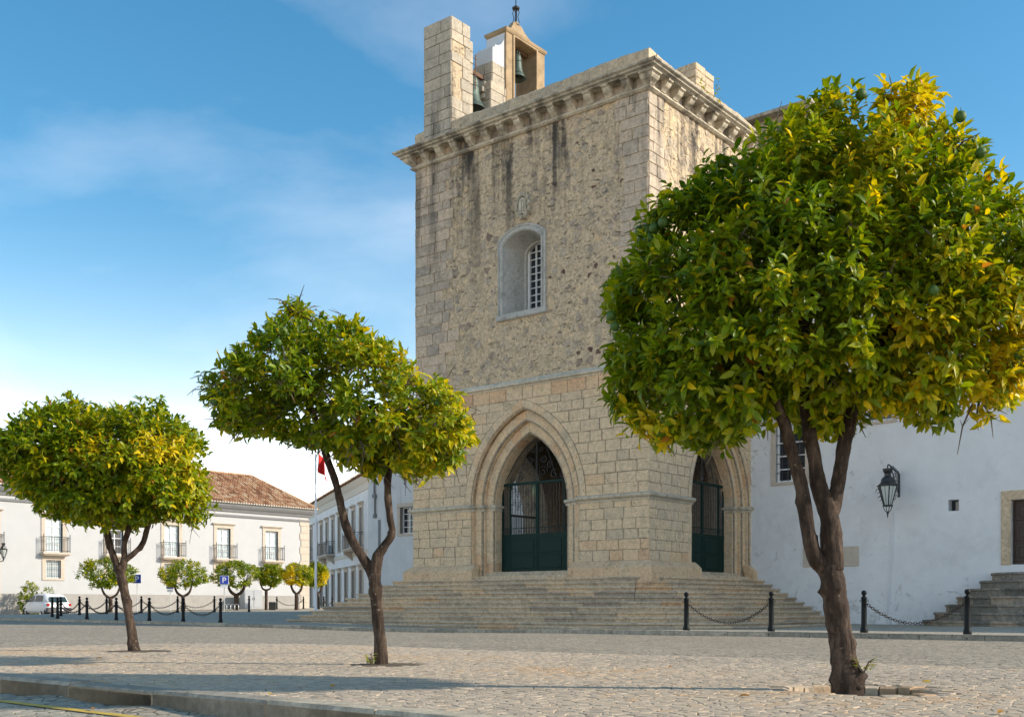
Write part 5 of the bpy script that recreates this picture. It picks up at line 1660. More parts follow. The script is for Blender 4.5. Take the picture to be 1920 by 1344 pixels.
def leaf_mesh(name, V, cols):
    n = len(V)
    me = bpy.data.meshes.new(name)
    verts = V.reshape(-1, 3)
    loops = []; starts = []; tot = []
    off = np.arange(n)*8
    per = [list(f) for f in LEAF_F]
    flat = np.array([i for f in per for i in f])
    L = (flat[None, :]+off[:, None]).ravel()
    sizes = np.array([len(f) for f in per]*n)
    st = np.concatenate([[0], np.cumsum(sizes)[:-1]])
    me.vertices.add(len(verts)); me.vertices.foreach_set('co', verts.ravel().astype(np.float32))
    me.loops.add(len(L)); me.loops.foreach_set('vertex_index', L.astype(np.int32))
    me.polygons.add(len(sizes)); me.polygons.foreach_set('loop_start', st.astype(np.int32)); me.polygons.foreach_set('loop_total', sizes.astype(np.int32))
    me.update(calc_edges=True)
    at = me.attributes.new('lcol', 'FLOAT_COLOR', 'FACE')
    c4 = np.concatenate([cols, np.ones((n, 1))], axis=1)
    at.data.foreach_set('color', np.repeat(c4, len(per), axis=0).ravel().astype(np.float32))
    me.polygons.foreach_set('use_smooth', [True]*len(sizes))
    me.materials.append(M['leaf'])
    me.validate()
    return me

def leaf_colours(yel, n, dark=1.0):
    """leaf pigment, deep green to yellow, a few browned; yel also carries painted sunlight"""
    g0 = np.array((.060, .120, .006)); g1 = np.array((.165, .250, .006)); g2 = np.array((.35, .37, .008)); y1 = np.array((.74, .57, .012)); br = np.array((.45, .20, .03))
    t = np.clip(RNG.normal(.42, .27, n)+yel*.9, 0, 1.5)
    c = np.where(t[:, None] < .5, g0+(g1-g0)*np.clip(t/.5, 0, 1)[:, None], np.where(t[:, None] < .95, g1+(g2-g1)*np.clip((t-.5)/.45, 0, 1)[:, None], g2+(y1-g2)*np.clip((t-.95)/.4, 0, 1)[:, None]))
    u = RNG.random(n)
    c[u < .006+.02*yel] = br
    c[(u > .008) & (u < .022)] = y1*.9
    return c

def unit(v): return v/np.maximum(np.linalg.norm(v, axis=-1, keepdims=True), 1e-9)

def crown_leaves(poly, tmax, rc, nclump, twigs, leaves, leaf_len, yel_fn, inner=.15, rnd=RNG, gaps=None):
    """leaf rosettes on twig ends, gathered in clumps over the crown's outer shell"""
    P = np.array(poly)
    x0, z0 = P.min(0); x1, z1 = P.max(0)
    A, B = P, np.roll(P, -1, 0)
    def dist(q):
        ab = B-A; t = np.clip(((q[:, None]-A)*ab).sum(-1)/np.maximum((ab*ab).sum(-1), 1e-9), 0, 1)
        return np.sqrt((((A+ab*t[..., None])-q[:, None])**2).sum(-1)).min(1)
    def ins(q):
        r = np.zeros(len(q), bool)
        for (xi, zi), (xj, zj) in zip(A, B):
            c = ((zi > q[:, 1]) != (zj > q[:, 1]))
            with np.errstate(divide='ignore', invalid='ignore'):
                xx = (xj-xi)*(q[:, 1]-zi)/(zj-zi)+xi
            r ^= c & (q[:, 0] < xx)
        return r
    q = rnd.uniform((x0, z0), (x1, z1), (26000, 2)); q = q[ins(q)]
    d = dist(q); dm = d.max()
    T = tmax*np.sqrt(np.clip(1-(1-d/dm)**2, 0, 1))
    cen = q.mean(0)
    ok = d > rc*.36
    qc, Tc, dc = q[ok], T[ok], d[ok]
    centers = []; k = 0
    tries = 0
    while len(centers) < nclump and tries < 20000:
        tries += 1
        i = rnd.integers(len(qc))
        if gaps and any((qc[i, 0]-g[0])**2+(qc[i, 1]-g[1])**2 < g[2]**2 for g in gaps): continue
        sgn = -1 if rnd.random() < .60 else 1
        lat = rnd.random() < .30
        y = sgn*max(0, Tc[i]-rc*.75)*(rnd.uniform(0, 1) if lat or dc[i] < rc*1.1 else rnd.uniform(.82, 1.0))
        p = np.array((qc[i, 0], y, qc[i, 1]))
        if centers and min(np.linalg.norm(np.array(centers)-p, axis=1)) < rc*(.98 if tries < 9000 else .7): continue
        centers.append(p)
    C = np.array(centers)
    ax, az = (x1-x0)/2, (z1-z0)/2
    N = unit(np.stack([(C[:, 0]-cen[0])/ax**1.3, C[:, 1]/tmax**1.3, (C[:, 2]-cen[1])/az**1.3+.20], 1))
    bases, dirs, nrms, yels, fr = [], [], [], [], []
    for ci in range(len(C)):
        nt = int(twigs*rnd.uniform(.75, 1.25))
        cy = yel_fn(C[ci]) + rnd.normal(0, .10)
        v = unit(unit(rnd.normal(size=(nt, 3)))+N[ci]*.95)
        rad = rc*rnd.uniform(.45, 1.10, (nt, 1))*rnd.uniform(.85, 1.15)
        tip = C[ci]+v*rad*np.array((1, 1, .9))
        td = unit(v*.8+N[ci]*.5+np.array((0, 0, .30))+rnd.normal(0, .25, (nt, 3)))
        for w in range(nt):
            nl = int(rnd.integers(leaves-2, leaves+3))
            f = np.arange(nl)*2.399+rnd.uniform(0, 6)
            ref = unit(np.cross(td[w], (0.3, .9, .1))); r2 = np.cross(td[w], ref)
            rd = np.cos(f)[:, None]*ref+np.sin(f)[:, None]*r2
            ph = np.linspace(.35, 1.45, nl)[:, None]+rnd.normal(0, .15, (nl, 1))
            dd = td[w]*np.cos(ph)+rd*np.sin(ph)+np.array((0, 0, -.18))
            bp = tip[w]-td[w]*np.linspace(0, leaf_len*1.1, nl)[:, None]
            bases.append(bp); dirs.append(dd); nrms.append(np.tile(td[w]+np.array((0, 0, .55)), (nl, 1))+rnd.normal(0, .22, (nl, 3)))
            yels.append(np.full(nl, cy+rnd.normal(0, .12)))
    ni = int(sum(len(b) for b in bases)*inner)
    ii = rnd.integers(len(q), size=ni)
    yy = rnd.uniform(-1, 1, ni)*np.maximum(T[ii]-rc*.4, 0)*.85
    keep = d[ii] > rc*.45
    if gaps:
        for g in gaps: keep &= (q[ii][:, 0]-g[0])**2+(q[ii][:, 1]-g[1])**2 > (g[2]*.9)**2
    bases.append(np.stack([q[ii][:, 0], yy, q[ii][:, 1]], 1)[keep]); dirs.append(rnd.normal(size=(ni, 3))[keep]); nrms.append((rnd.normal(size=(ni, 3))*.6+np.array((0, 0, 1)))[keep]); yels.append(np.full(keep.sum(), -.15))  # inner leaves coloured darker: shade inside the crown put into their colour
    b = np.concatenate(bases); dd = np.concatenate(dirs); nn = np.concatenate(nrms); yl = np.concatenate(yels)
    # nothing leaves the traced crown by more than a twig's length
    q2 = (b+unit(dd)*leaf_len*.85)[:, [0, 2]]
    ok = ins(q2) | (dist(q2) < leaf_len*np.where(np.repeat(rnd.random(len(q2)//6+1), 6)[:len(q2)] < .14, 1.25, .40))
    b, dd, nn, yl = b[ok], dd[ok], nn[ok], yl[ok]
    n = len(b)
    ln = leaf_len*rnd.uniform(.68, 1.18, n); wd = ln*rnd.uniform(.42, .56, n)
    return b, dd, nn, ln, wd, leaf_colours(yl, n), C, N, (cen, dm, T, q)

BIN_MESH = {}
def make_tree(name, label, group, Y, bx, by, poly_px, limbs, yel, tmax, rc, nclump, twigs, leaves, leaf_len, own, fruits=(), gaps=(), zg=0.0, knobs=6, nbranch=10, ntwig=60, cat='tree', fruit_r=.037, inner=.15, base_y=0.0, drop=0.0, slim=.9):
    sc = F_PX/Y
    root = empty(name, (wpt(bx, by, Y).x, Y, zg), 0, label=label, cat=cat, group=group)
    loc = lambda px, py: ((px-bx)/sc, (by-py)/sc)
    for i, lb in enumerate(limbs):
        mb = MB()
        limb(mb, [(*(loc(p[0], p[1])[:1]), p[3] if len(p) > 3 else 0.0, loc(p[0], p[1])[1]-(.06 if (i == 0 and k == 0) else 0), p[2]*slim/sc) for k, p in enumerate(lb)], knobs=knobs if i == 0 else knobs//2)
        mb.build('trunk' if i == 0 else 'branch', M['bark'], root, smooth=True)
    py0, py1 = min(p[1] for p in poly_px), max(p[1] for p in poly_px)
    poly_px = [(p[0], p[1]+drop*(py1-p[1])/(py1-py0)) for p in poly_px]      # the crown's near side stands taller than its mid plane
    pj = []
    for p_, q_ in zip(poly_px, list(poly_px[1:])+[poly_px[0]]):
        nrm_ = Vector((q_[1]-p_[1], p_[0]-q_[0])); L_ = max(nrm_.length, 1e-6); nrm_ = nrm_/L_
        pj.append(p_)
        if L_*Y/F_PX > .16:
            o_ = random.uniform(-.14, .07)*F_PX/Y
            pj.append(((p_[0]+q_[0])/2+nrm_.x*o_, (p_[1]+q_[1])/2+nrm_.y*o_))
    poly = [loc(*p) for p in pj]
    dz = lambda py: py+drop*(py1-py)/(py1-py0)
    spots = [(*loc(p[0], dz(p[1])), p[2]/sc, p[3]) for p in yel]  # yellow leaves, plus sunlit tops and right sides put into leaf colour
    def yf(p):
        v = base_y
        for x, z, r, s in spots:
            d2 = ((p[0]-x)**2+(p[2]-z)**2)/(r*r)
            v = max(v, s*math.exp(-d2))
        return v if p[1] < .5 else v*.5
    gl = [(*loc(g[0], g[1]), g[2]/sc) for g in gaps]
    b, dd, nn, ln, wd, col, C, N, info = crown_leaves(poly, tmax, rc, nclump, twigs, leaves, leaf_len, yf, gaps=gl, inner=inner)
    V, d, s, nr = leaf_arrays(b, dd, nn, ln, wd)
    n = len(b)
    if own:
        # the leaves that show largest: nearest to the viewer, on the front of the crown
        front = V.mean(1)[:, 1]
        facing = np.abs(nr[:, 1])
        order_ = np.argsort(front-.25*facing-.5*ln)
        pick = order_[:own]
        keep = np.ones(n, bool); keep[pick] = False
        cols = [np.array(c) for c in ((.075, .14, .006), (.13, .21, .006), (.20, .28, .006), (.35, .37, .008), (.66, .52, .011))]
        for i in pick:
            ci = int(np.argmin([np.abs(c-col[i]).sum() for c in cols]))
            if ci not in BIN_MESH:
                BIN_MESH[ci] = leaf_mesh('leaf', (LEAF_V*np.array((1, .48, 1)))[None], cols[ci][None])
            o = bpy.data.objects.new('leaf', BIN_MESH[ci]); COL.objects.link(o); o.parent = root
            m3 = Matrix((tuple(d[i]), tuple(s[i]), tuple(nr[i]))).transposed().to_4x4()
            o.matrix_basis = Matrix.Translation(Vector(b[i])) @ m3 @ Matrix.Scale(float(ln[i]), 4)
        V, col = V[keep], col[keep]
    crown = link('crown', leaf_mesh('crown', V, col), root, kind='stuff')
    # branches reaching from the limb ends to the clumps
    ends = [Vector((loc(lb[-1][0], lb[-1][1])[0], lb[-1][3] if len(lb[-1]) > 3 else 0.0, loc(lb[-1][0], lb[-1][1])[1])) for lb in (limbs[1:] or limbs)]
    idx = RNG.permutation(len(C))[:nbranch]
    for i in idx:
        t = Vector(C[i]); e = min(ends, key=lambda q: (q-t).length)
        mdl = e.lerp(t, .5)+Vector((random.uniform(-.08, .08), random.uniform(-.08, .08), random.uniform(-.02, .14)))
        mb = MB(); r0 = .022*max(.5, rc/.28)
        mb.tube(catmull([e, mdl, t], 4), [r0*(1-.8*k/8) for k in range(9)], 6); mb.build('branch', M['bark'], root, smooth=True)
    if ntwig:
        mb = MB()
        cen, dm, T, q = info
        for _ in range(ntwig):
            i = RNG.integers(len(C)); p = Vector(C[i])
            dv = Vector(tuple(unit(RNG.normal(size=3)+N[i]*.8)))
            a = p+dv*rc*.3; l_ = rc*random.uniform(.6, 1.1)
            mid_ = a+dv*l_*.6+Vector((random.uniform(-.04, .04),)*3); e = a+dv*l_+Vector((random.uniform(-.06, .06), random.uniform(-.06, .06), random.uniform(-.08, .02)))
            mb.tube([a, mid_, e], [.008, .006, .0025], 4)
            for _k in range(2):
                e2 = mid_+Vector((random.uniform(-.09, .09), random.uniform(-.09, .09), random.uniform(-.06, .07)))
                mb.tube([mid_, e2], [.0035, .0015], 3)
        mb.build('bare_twigs', M['twig'], root, kind='stuff')
    for f in fruits:
        x, z = loc(f[0], dz(f[1])); r = fruit_r*random.uniform(.88, 1.1)
        dq = np.hypot(q_ := info[3][:, 0]-x, info[3][:, 1]-z); j = int(np.argmin(dq))
        y = -info[2][j]*.92 - .02 if len(f) < 3 else f[2]
        mb = MB(); mb.lathe([(0.001, -r), (.45*r, -.9*r), (.8*r, -.6*r), (r, 0), (.8*r, .62*r), (.45*r, .9*r), (.08*r, .97*r)], n=14, cap=False); mb.tube([(0, 0, .95*r), (.005, .01, 1.7*r)], .003, 4)
        mb.build('fruit', M['fruit'], root, smooth=True, loc=(x, y, z))
    return root

# near tree, right
make_tree('orange_tree', 'largest orange tree, three-limbed, in front of the white wing and tower corner', 'orange trees on the paved island', T3Y, 1592, 1300,
    [(1600, 128), (1650, 150), (1700, 168), (1745, 190), (1790, 210), (1850, 255), (1862, 300), (1855, 345), (1900, 375), (1935, 400), (1975, 470), (1990, 560), (1985, 650), (1960, 715), (1900, 745), (1830, 768), (1760, 778), (1690, 788),
     (1610, 792), (1540, 796), (1450, 806), (1390, 822), (1330, 832), (1270, 815), (1210, 795), (1150, 765), (1132, 720), (1140, 660), (1135, 600), (1150, 545), (1142, 480), (1160, 430), (1210, 385), (1240, 355), (1290, 345), (1310, 305), (1360, 270), (1400, 225), (1470, 205), (1510, 165), (1530, 145)],
    [[(1592, 1302, 36), (1588, 1270, 32), (1580, 1210, 27), (1570, 1140, 25), (1563, 1090, 26), (1557, 1050, 25)],
     [(1568, 1120, 17), (1548, 1062, 17), (1525, 1030, 17, -.02), (1512, 985, 15, -.04), (1500, 910, 14, -.05), (1483, 850, 13, -.06), (1462, 780, 12, -.08), (1420, 690, 9, -.1)],
     [(1560, 1060, 24), (1558, 1000, 23), (1553, 955, 21), (1538, 905, 17, .02), (1530, 850, 15, .03), (1520, 790, 14, .05), (1512, 700, 11, .1), (1520, 600, 8, .15)],
     [(1556, 965, 16, .0), (1568, 920, 16, .02), (1580, 860, 15, .04), (1592, 800, 14, .05), (1620, 710, 10, .05), (1660, 620, 8, 0)]],
    [(1870, 640, 130, 1.0), (1820, 560, 120, .45), (1640, 220, 120, .85), (1850, 290, 80, .9), (1730, 210, 90, 1.05), (1420, 240, 70, .8), (1215, 400, 60, .7), (1160, 470, 60, .45), (1690, 650, 140, .55), (1250, 800, 50, .7), (1560, 640, 120, .2), (1330, 620, 150, .12), (1560, 340, 110, .45), (1150, 760, 40, .4)],
    0.98, .29, 128, 36, 8, .098, 260,
    [(1196, 412), (1210, 410), (1203, 426), (1217, 420), (1230, 418), (1208, 438), (1530, 215), (1635, 173), (1752, 228), (1772, 312), (1340, 292), (1222, 380), (1143, 578), (1146, 608), (1912, 588), (1665, 585), (1880, 655), (1845, 680), (1800, 255), (1915, 590), (1885, 380), (1580, 180), (1806, 246)],
    gaps=[(1420, 615, 26), (1750, 560, 34), (1385, 640, 30), (1600, 380, 30)], zg=-.06, knobs=16, nbranch=16, ntwig=110, base_y=.11, drop=42, slim=.88, inner=.10)
# middle tree
make_tree('orange_tree', 'forked orange tree with an open lopsided crown, between the flagpole and the tower', 'orange trees on the paved island', 11.2, 716, 1245,
    [(500, 570), (545, 578), (570, 562), (605, 580), (650, 590), (690, 580), (715, 610), (735, 640), (762, 662), (770, 690), (800, 715), (840, 715), (855, 755), (880, 790), (902, 838), (870, 868), (830, 885), (780, 888), (735, 872), (700, 890), (660, 880), (640, 850), (600, 830), (560, 815), (530, 830), (490, 820), (430, 800), (390, 812), (368, 800), (372, 760), (400, 740), (395, 700), (440, 660), (450, 635), (490, 630), (485, 600)],
    [[(716, 1247, 19), (714, 1215, 17), (709, 1160, 15), (704, 1110, 15), (702, 1075, 17)],
     [(703, 1090, 13), (690, 1060, 13), (668, 1025, 12), (650, 990, 11), (637, 940, 10), (628, 900, 9), (612, 855, 9), (596, 800, 8, .05), (570, 740, 6, .1)],
     [(703, 1085, 14), (708, 1045, 15), (720, 1025, 11), (735, 1000, 10), (731, 970, 9), (727, 930, 9), (729, 885, 9), (738, 850, 8, -.05), (750, 790, 6, -.1)],
     [(728, 895, 7), (718, 865, 7, .05), (705, 820, 6, .1), (690, 760, 5, .1)]],
    [(830, 760, 70, .75), (770, 700, 60, .65), (790, 840, 80, .55), (520, 625, 45, .75), (560, 600, 60, .45), (870, 830, 50, .55), (430, 770, 60, .4), (690, 640, 70, .4), (640, 700, 60, .15)],
    1.10, .26, 90, 25, 7, .100, 170,
    [(522, 612), (512, 632), (425, 782), (438, 768), (760, 738), (828, 770), (560, 668), (845, 745)], gaps=[(590, 665, 34), (645, 735, 34), (520, 690, 26), (700, 725, 26), (600, 775, 26), (470, 735, 18)], knobs=16, nbranch=20, ntwig=330, inner=.07, base_y=.16, drop=26, slim=.72)
# left tree
make_tree('orange_tree', 'leaning orange tree with a broad dense crown in front of the palace', 'orange trees on the paved island', 14.5, 252, 1220,
    [(145, 735), (190, 752), (240, 757), (280, 760), (318, 752), (345, 785), (370, 800), (382, 835), (370, 870), (388, 890), (386, 935), (368, 962), (340, 978), (280, 985), (240, 992), (190, 982), (140, 980), (100, 970), (70, 945), (35, 930), (20, 900), (8, 860), (5, 830), (30, 805), (70, 775), (110, 760), (135, 755)],
    [[(252, 1221, 14), (248, 1195, 13), (241, 1150, 11), (234, 1110, 11), (226, 1075, 13), (222, 1060, 13)],
     [(226, 1075, 10), (214, 1045, 9), (204, 1015, 8.5), (196, 985, 8), (180, 940, 6, -.05)],
     [(228, 1075, 10), (233, 1045, 8), (233, 1020, 7), (243, 985, 7), (250, 930, 5, .05)],
     [(232, 1052, 7), (252, 1036, 7), (268, 1018, 7), (276, 990, 6.5), (290, 940, 5, -.05)]],
    [(215, 835, 40, .85), (310, 850, 40, .8), (350, 880, 60, .45), (260, 780, 60, .3), (180, 870, 90, .12), (90, 880, 60, .10), (250, 940, 60, .18)],
    1.08, .30, 130, 30, 7, .104, 120, [(92, 770), (300, 800)], gaps=[(270, 850, 22), (330, 850, 14)], knobs=12, nbranch=14, ntwig=110, inner=.10, base_y=.19, drop=10, slim=.72)

# small pruned trees before the palace
def small_tree(label, px, Y, top, bot, l, r, stem_r, fork, yel, zc=None, n=24):
    z = H((px-960)/F_PX*Y, Y); by = HZ+(CAM_Z-z)*F_PX/Y
    w = r-l; h = bot-top
    poly = []
    for k in range(16):
        f = 2*PI*k/16; j = random.uniform(.88, 1.06)
        cz = math.sin(f); cz = cz if cz > 0 else cz*.92
        poly.append(((l+r)/2+w/2*math.cos(f)*j, (top+bot)/2-h/2*cz*j))
    m = (by-bot)
    limbs_ = [[(px, by+.3, stem_r*1.15), (px+.3, by-m*.4, stem_r), (px, bot+fork, stem_r)], [(px, bot+fork+2, stem_r*.7), (px-w*.12, bot+fork*.4, stem_r*.6), (px-w*.2, bot-h*.3, stem_r*.4)], [(px, bot+fork+2, stem_r*.7), (px+w*.13, bot+fork*.4, stem_r*.6), (px+w*.2, bot-h*.3, stem_r*.4)]]
    return make_tree('orange_tree', label, 'small pruned trees before the palace', Y, px, by, poly, limbs_, yel, w/2*Y/F_PX*.9, .36, 48, 13, 6, .17, 0, zg=z, knobs=2, nbranch=4, ntwig=0, base_y=.15)
small_tree('small ragged orange tree behind the leaning trunk, left of the blue signs', 207, 66, 1044, 1106, 150, 252, 4, 14, [(180, 1060, 25, .5)])
small_tree('small round orange tree half hiding a blue sign', 343, 71, 1050, 1106, 296, 389, 4, 10, [(310, 1070, 30, .6), (360, 1060, 30, .3)])
small_tree('small dark orange tree right behind the parking sign', 443, 75, 1050, 1102, 392, 487, 5, 12, [(412, 1052, 20, .7)])
small_tree('small bright green tree with a single straight stem before the palace', 499, 77, 1057, 1101, 476, 536, 3, 3, [(505, 1075, 40, .25)])
small_tree('small tree with a golden yellow patch beside the flagpole', 556, 75, 1057, 1100, 524, 588, 4, 12, [(545, 1085, 26, 1.3), (566, 1070, 20, .5)])
small_tree('small tree with yellowing side just right of the flagpole', 596, 84, 1053, 1102, 572, 617, 3, 8, [(608, 1085, 18, 1.0)])

# shrub beside the car and a low retaining hedge
shr = make_tree('shrub', 'loose green shrub growing behind the parked white car', None, 73, 66, 1143,
    [(35, 1125), (33, 1105), (42, 1085), (55, 1072), (66, 1070), (72, 1090), (82, 1100), (86, 1085), (98, 1093), (100, 1105), (90, 1122), (80, 1138), (40, 1140)],
    [[(66, 1144, 2), (64, 1120, 1.6), (60, 1095, 1)], [(67, 1144, 2), (75, 1125, 1.4), (88, 1102, .8)]], [(60, 1090, 20, .2)], .8, .32, 40, 10, 6, .16, 0, zg=H(-31.8, 73)-.1, knobs=0, nbranch=6, ntwig=20, cat='shrub')

# weed on the cornice, sprouts at the foot of the middle tree
def sprout(name, label, cat, mat4, n, L, leaf, droop=-.2):
    root = empty(name, label=label, cat=cat); root.matrix_world = mat4
    mb = MB(); b, d_, nn = [], [], []
    for k in range(n):
        f = 2*PI*k/n+random.random(); e = Vector((math.cos(f)*L*random.uniform(.3, .8), math.sin(f)*L*random.uniform(.3, .8), L*random.uniform(.3, 1.0)))
        mb.tube([(0, 0, 0), tuple(e*.5+Vector((0, 0, .03))), tuple(e)], [.006, .005, .003], 4)
        for q in range(7):
            t = .35+.65*q/6; b.append(tuple(e*t)); d_.append((random.uniform(-1, 1), random.uniform(-1, 1), random.uniform(-.3, .5))); nn.append((random.uniform(-.3, .3), random.uniform(-.3, .3), 1))
    mb.build('stem', M['twig'], root)
    m_ = len(b); ln = np.full(m_, leaf)*RNG.uniform(.7, 1.2, m_)
    V, *_ = leaf_arrays(np.array(b), np.array(d_), np.array(nn), ln, ln*.5)
    link('foliage', leaf_mesh('foliage', V, leaf_colours(np.full(m_, .35), m_)), root, kind='stuff')
    return root
sprout('weed', 'green weed sprouting from the cornice on the tower side', 'plant', on_tower((.42, 3.55, ZC+.42)), 7, .85, .17)
sprout('sprout', 'yellow-green sprout at the foot of the forked tree', 'plant', Matrix.Translation(Vector((-1.43, 11.12, 0))), 5, .12, .045)
sprout('sprout', 'small yellow-green sprout low on the largest trunk', 'plant', Matrix.Translation(Vector((2.475, 7.72, .12))), 4, .14, .045)
# roots and burr at the foot of the near trunk
tr3 = bpy.data.objects['orange_tree']
for k in range(8):
    f = random.uniform(-.4, 1.6); z = random.uniform(-.03, .12); r = random.uniform(.018, .034)*(1-.4*z)
    x, y = (.004-.05*z)+(.083-.03*z)*math.cos(f), -(.083-.03*z)*math.sin(f)
    mb = MB(); mb.lathe([(.001, -.8*r), (.75*r, -.55*r), (r, 0), (.75*r, .6*r), (.001, .85*r)], n=9, cap=False)
    mb.build('burr', M['bark'], tr3, smooth=True, loc=(x, y, z+.02))

# ------------------------------------------------------------------ bollards and chains
bol_mesh = MB(); bol_mesh.lathe([(.085, -.05), (.085, .05), (.078, .09), (.066, .13), (.062, .16), (.060, .50), (.056, .74), (.066, .755), (.068, .785), (.056, .80), (.034, .815), (.030, .835), (.040, .845), (.054, .865), (.060, .895), (.054, .925), (.036, .944), (.005, .952)], n=16)
BOL_ME = bol_mesh.mesh('bollard_post', M['bollard'], True)
eye = MB()
for s in (-1, 1): eye.tube([(s*(.06+.022-.022*math.cos(t)), 0, .715+.022*math.sin(t)) for t in [k*.9 for k in range(8)]], .006, 4)
EYE_ME = eye.mesh('chain_eye', M['iron'])
def bollard(px, Y, label, group):
    x = (px-960)/F_PX*Y
    b = empty('bollard', (x, Y, H(x, Y)), random.uniform(-.1, .1), label=label, cat='bollard', group=group)
    link('post', BOL_ME, b); link('chain_eye', EYE_ME, b)
    return Vector((x, Y, H(x, Y)+.70))
LINK = {}
def chain_obj(a, b, sag, label, group, near=True):
    d = (b-a); L = d.length
    n = 60
    pts = [a+d*k/n+Vector((0, 0, -4*sag*(k/n)*(1-k/n))) for k in range(n+1)]
    pts = [p-a for p in pts]
    cum = [0]
    for p, q in zip(pts[:-1], pts[1:]): cum.append(cum[-1]+(q-p).length)
    def at(s):
        s = min(max(s, 0), cum[-1])
        for i in range(n):
            if cum[i+1] >= s: return pts[i].lerp(pts[i+1], (s-cum[i])/max(1e-6, cum[i+1]-cum[i]))
        return pts[-1]
    mb = MB(); pitch = .058 if near else .075; lk = pitch*1.42
    k = int(cum[-1]/pitch)
    for i in range(k):
        c = at((i+.5)*cum[-1]/k); t = (at((i+.9)*cum[-1]/k)-at((i+.1)*cum[-1]/k)).normalized()
        side = t.cross(Vector((0, 0, 1))).normalized(); up_ = side.cross(t)
        w = side if i % 2 else up_
        ring = []
        m = 8 if near else 6
        for q in range(m+1):
            f = 2*PI*q/m
            ring.append(c+t*(lk*.5*math.cos(f))+w*(lk*.36*math.sin(f)))
        mb.tube(ring, .0085 if near else .011, 5 if near else 4, cap=False)
    o = mb.build('chain', M['chainiron'], None, loc=tuple(a), label=label, cat='chain', group=group)
    return o
gr = 'bollards along the church steps'
r1 = bollard(1287, 26.9, 'black ball-topped bollard before the middle of the church steps', gr)
r2 = bollard(1446, 26.0, 'black ball-topped bollard before the right end of the church steps', gr)
r3 = bollard(1620, 24.6, 'black ball-topped bollard just right of the largest tree trunk', gr)
r4 = bollard(1814, 22.9, 'black ball-topped bollard before the half-round door steps', gr)
chain_obj(r1, r2, .50, 'rusty chain hanging before the church steps', 'chains between bollards')
chain_obj(r3, r4, .48, 'dark chain hanging before the blank white wall', 'chains between bollards')
gl_ = 'bollards round the left plaza'
front = [(108, 48.7, 'front row bollard before the white car'), (163, 47.4, 'front row bollard, next right of the white car'), (218, 45.4, 'front row bollard just left of the leaning tree trunk'), (280, 44.0, 'front row bollard just right of the leaning tree trunk'), (343.5, 43.1, 'front row bollard, next to last on the right'), (413.5, 42.4, 'rightmost front row bollard, under the parking sign')]
back = [(98, 51.6, 'leftmost bollard, against the white car body'), (114, 53.2, 'bollard against the right tail light of the white car'), (149, 55.8, 'back row bollard just right of the white car'), (200, 58.6, 'back row bollard left of the leaning tree trunk'), (265, 60.6, 'back row bollard under the left blue sign'), (333, 62.6, 'back row bollard before the small round tree'), (402, 63.6, 'back row bollard just left of the parking sign'), (467, 65.0, 'back row bollard before the grey wall cabinet')]
far = [(519, 82, 'far bollard beside the dark waste bin'), (569, 84, 'far bollard just right of the golden tree'), (598, 79, 'far bollard just right of the flagpole'), (607, 83, 'far bollard second right of the flagpole'), (623, 88, 'far bollard nearest the town house')]
for row, nm in ((front, 'front row'), (back, 'back row'), (far, 'far row')):
    ps = [bollard(px, Y, 'black ' + l if not l.startswith('leftmost') else l.replace('bollard', 'black bollard'), gl_) for px, Y, l in row]
    for i in range(len(ps)-1):
        if nm == 'back row' and i in (0, 6): continue
        if nm == 'far row' and i in (1,): continue
        nmx = row[i][2].replace('bollard', '').strip()
        chain_obj(ps[i], ps[i+1], .42, f'{nm} chain hanging rightwards from the {["first", "second", "third", "fourth", "fifth", "sixth", "seventh"][i]} {nm} bollard', 'chains round the left plaza', near=False)

# ------------------------------------------------------------------ parking signs
def arc_strip(mb, cx, cz, r0, r1, a0, a1, y0, y1, n=10):
    for k in range(n):
        f0, f1 = a0+(a1-a0)*k/n, a0+(a1-a0)*(k+1)/n
        mb.prism([(cx+r0*math.cos(f0), cz+r0*math.sin(f0)), (cx+r1*math.cos(f0), cz+r1*math.sin(f0)), (cx+r1*math.cos(f1), cz+r1*math.sin(f1)), (cx+r0*math.cos(f1), cz+r0*math.sin(f1))], y0, y1)
def psign(px, Y, size, zc, rz, label, extra=True, letter=True):
    x = (px-960)/F_PX*Y; z = H(x, Y)
    s = empty('parking_sign', (x, Y, z), rz, label=label, cat='sign', group='blue parking signs')
    mb = MB(); mb.tube([(0, .03, -.1), (0, .03, zc+size*.4)], .03, 8); mb.build('post', M['galv'], s)
    mb = MB(); mb.cbox(-size/2, size/2, -.01, .01, zc-size/2, zc+size/2, .006); mb.build('border', M['signwhite'], s)
    e = size*.46
    mb = MB(); mb.cbox(-e, e, -.016, -.0105, zc-e, zc+e, .002); mb.build('plate', M['signblue'], s)
    if letter:
        mb = MB(); u = size
        mb.box(-.20*u, -.08*u, -.022, -.0165, zc-.30*u, zc+.32*u)
        mb.box(-.0799*u, .04*u, -.022, -.0165, zc+.21*u, zc+.32*u); mb.box(-.0799*u, .04*u, -.022, -.0165, zc-.06*u, zc+.05*u)
        arc_strip(mb, .0401*u, zc+.13*u, .08*u, .19*u, -PI/2, PI/2, -.022, -.0165)
        mb.build('letter', M['signwhite'], s)
    if extra:
        mb = MB(); mb.cbox(-.2*size/.5, .2*size/.5, -.01, .01, zc-size/2-.20, zc-size/2-.03, .004); mb.build('small_plate', M['signwhite'], s)
psign(420.5, 72, .58, 2.02, .05, 'square blue P parking sign in front of the small dark tree')
psign(257, 68, .55, 2.05, -.15, 'square blue P sign just right of the leaning trunk', extra=False)
psign(319, 73, .56, 1.75, -.2, 'blue sign mostly hidden by the small round tree')

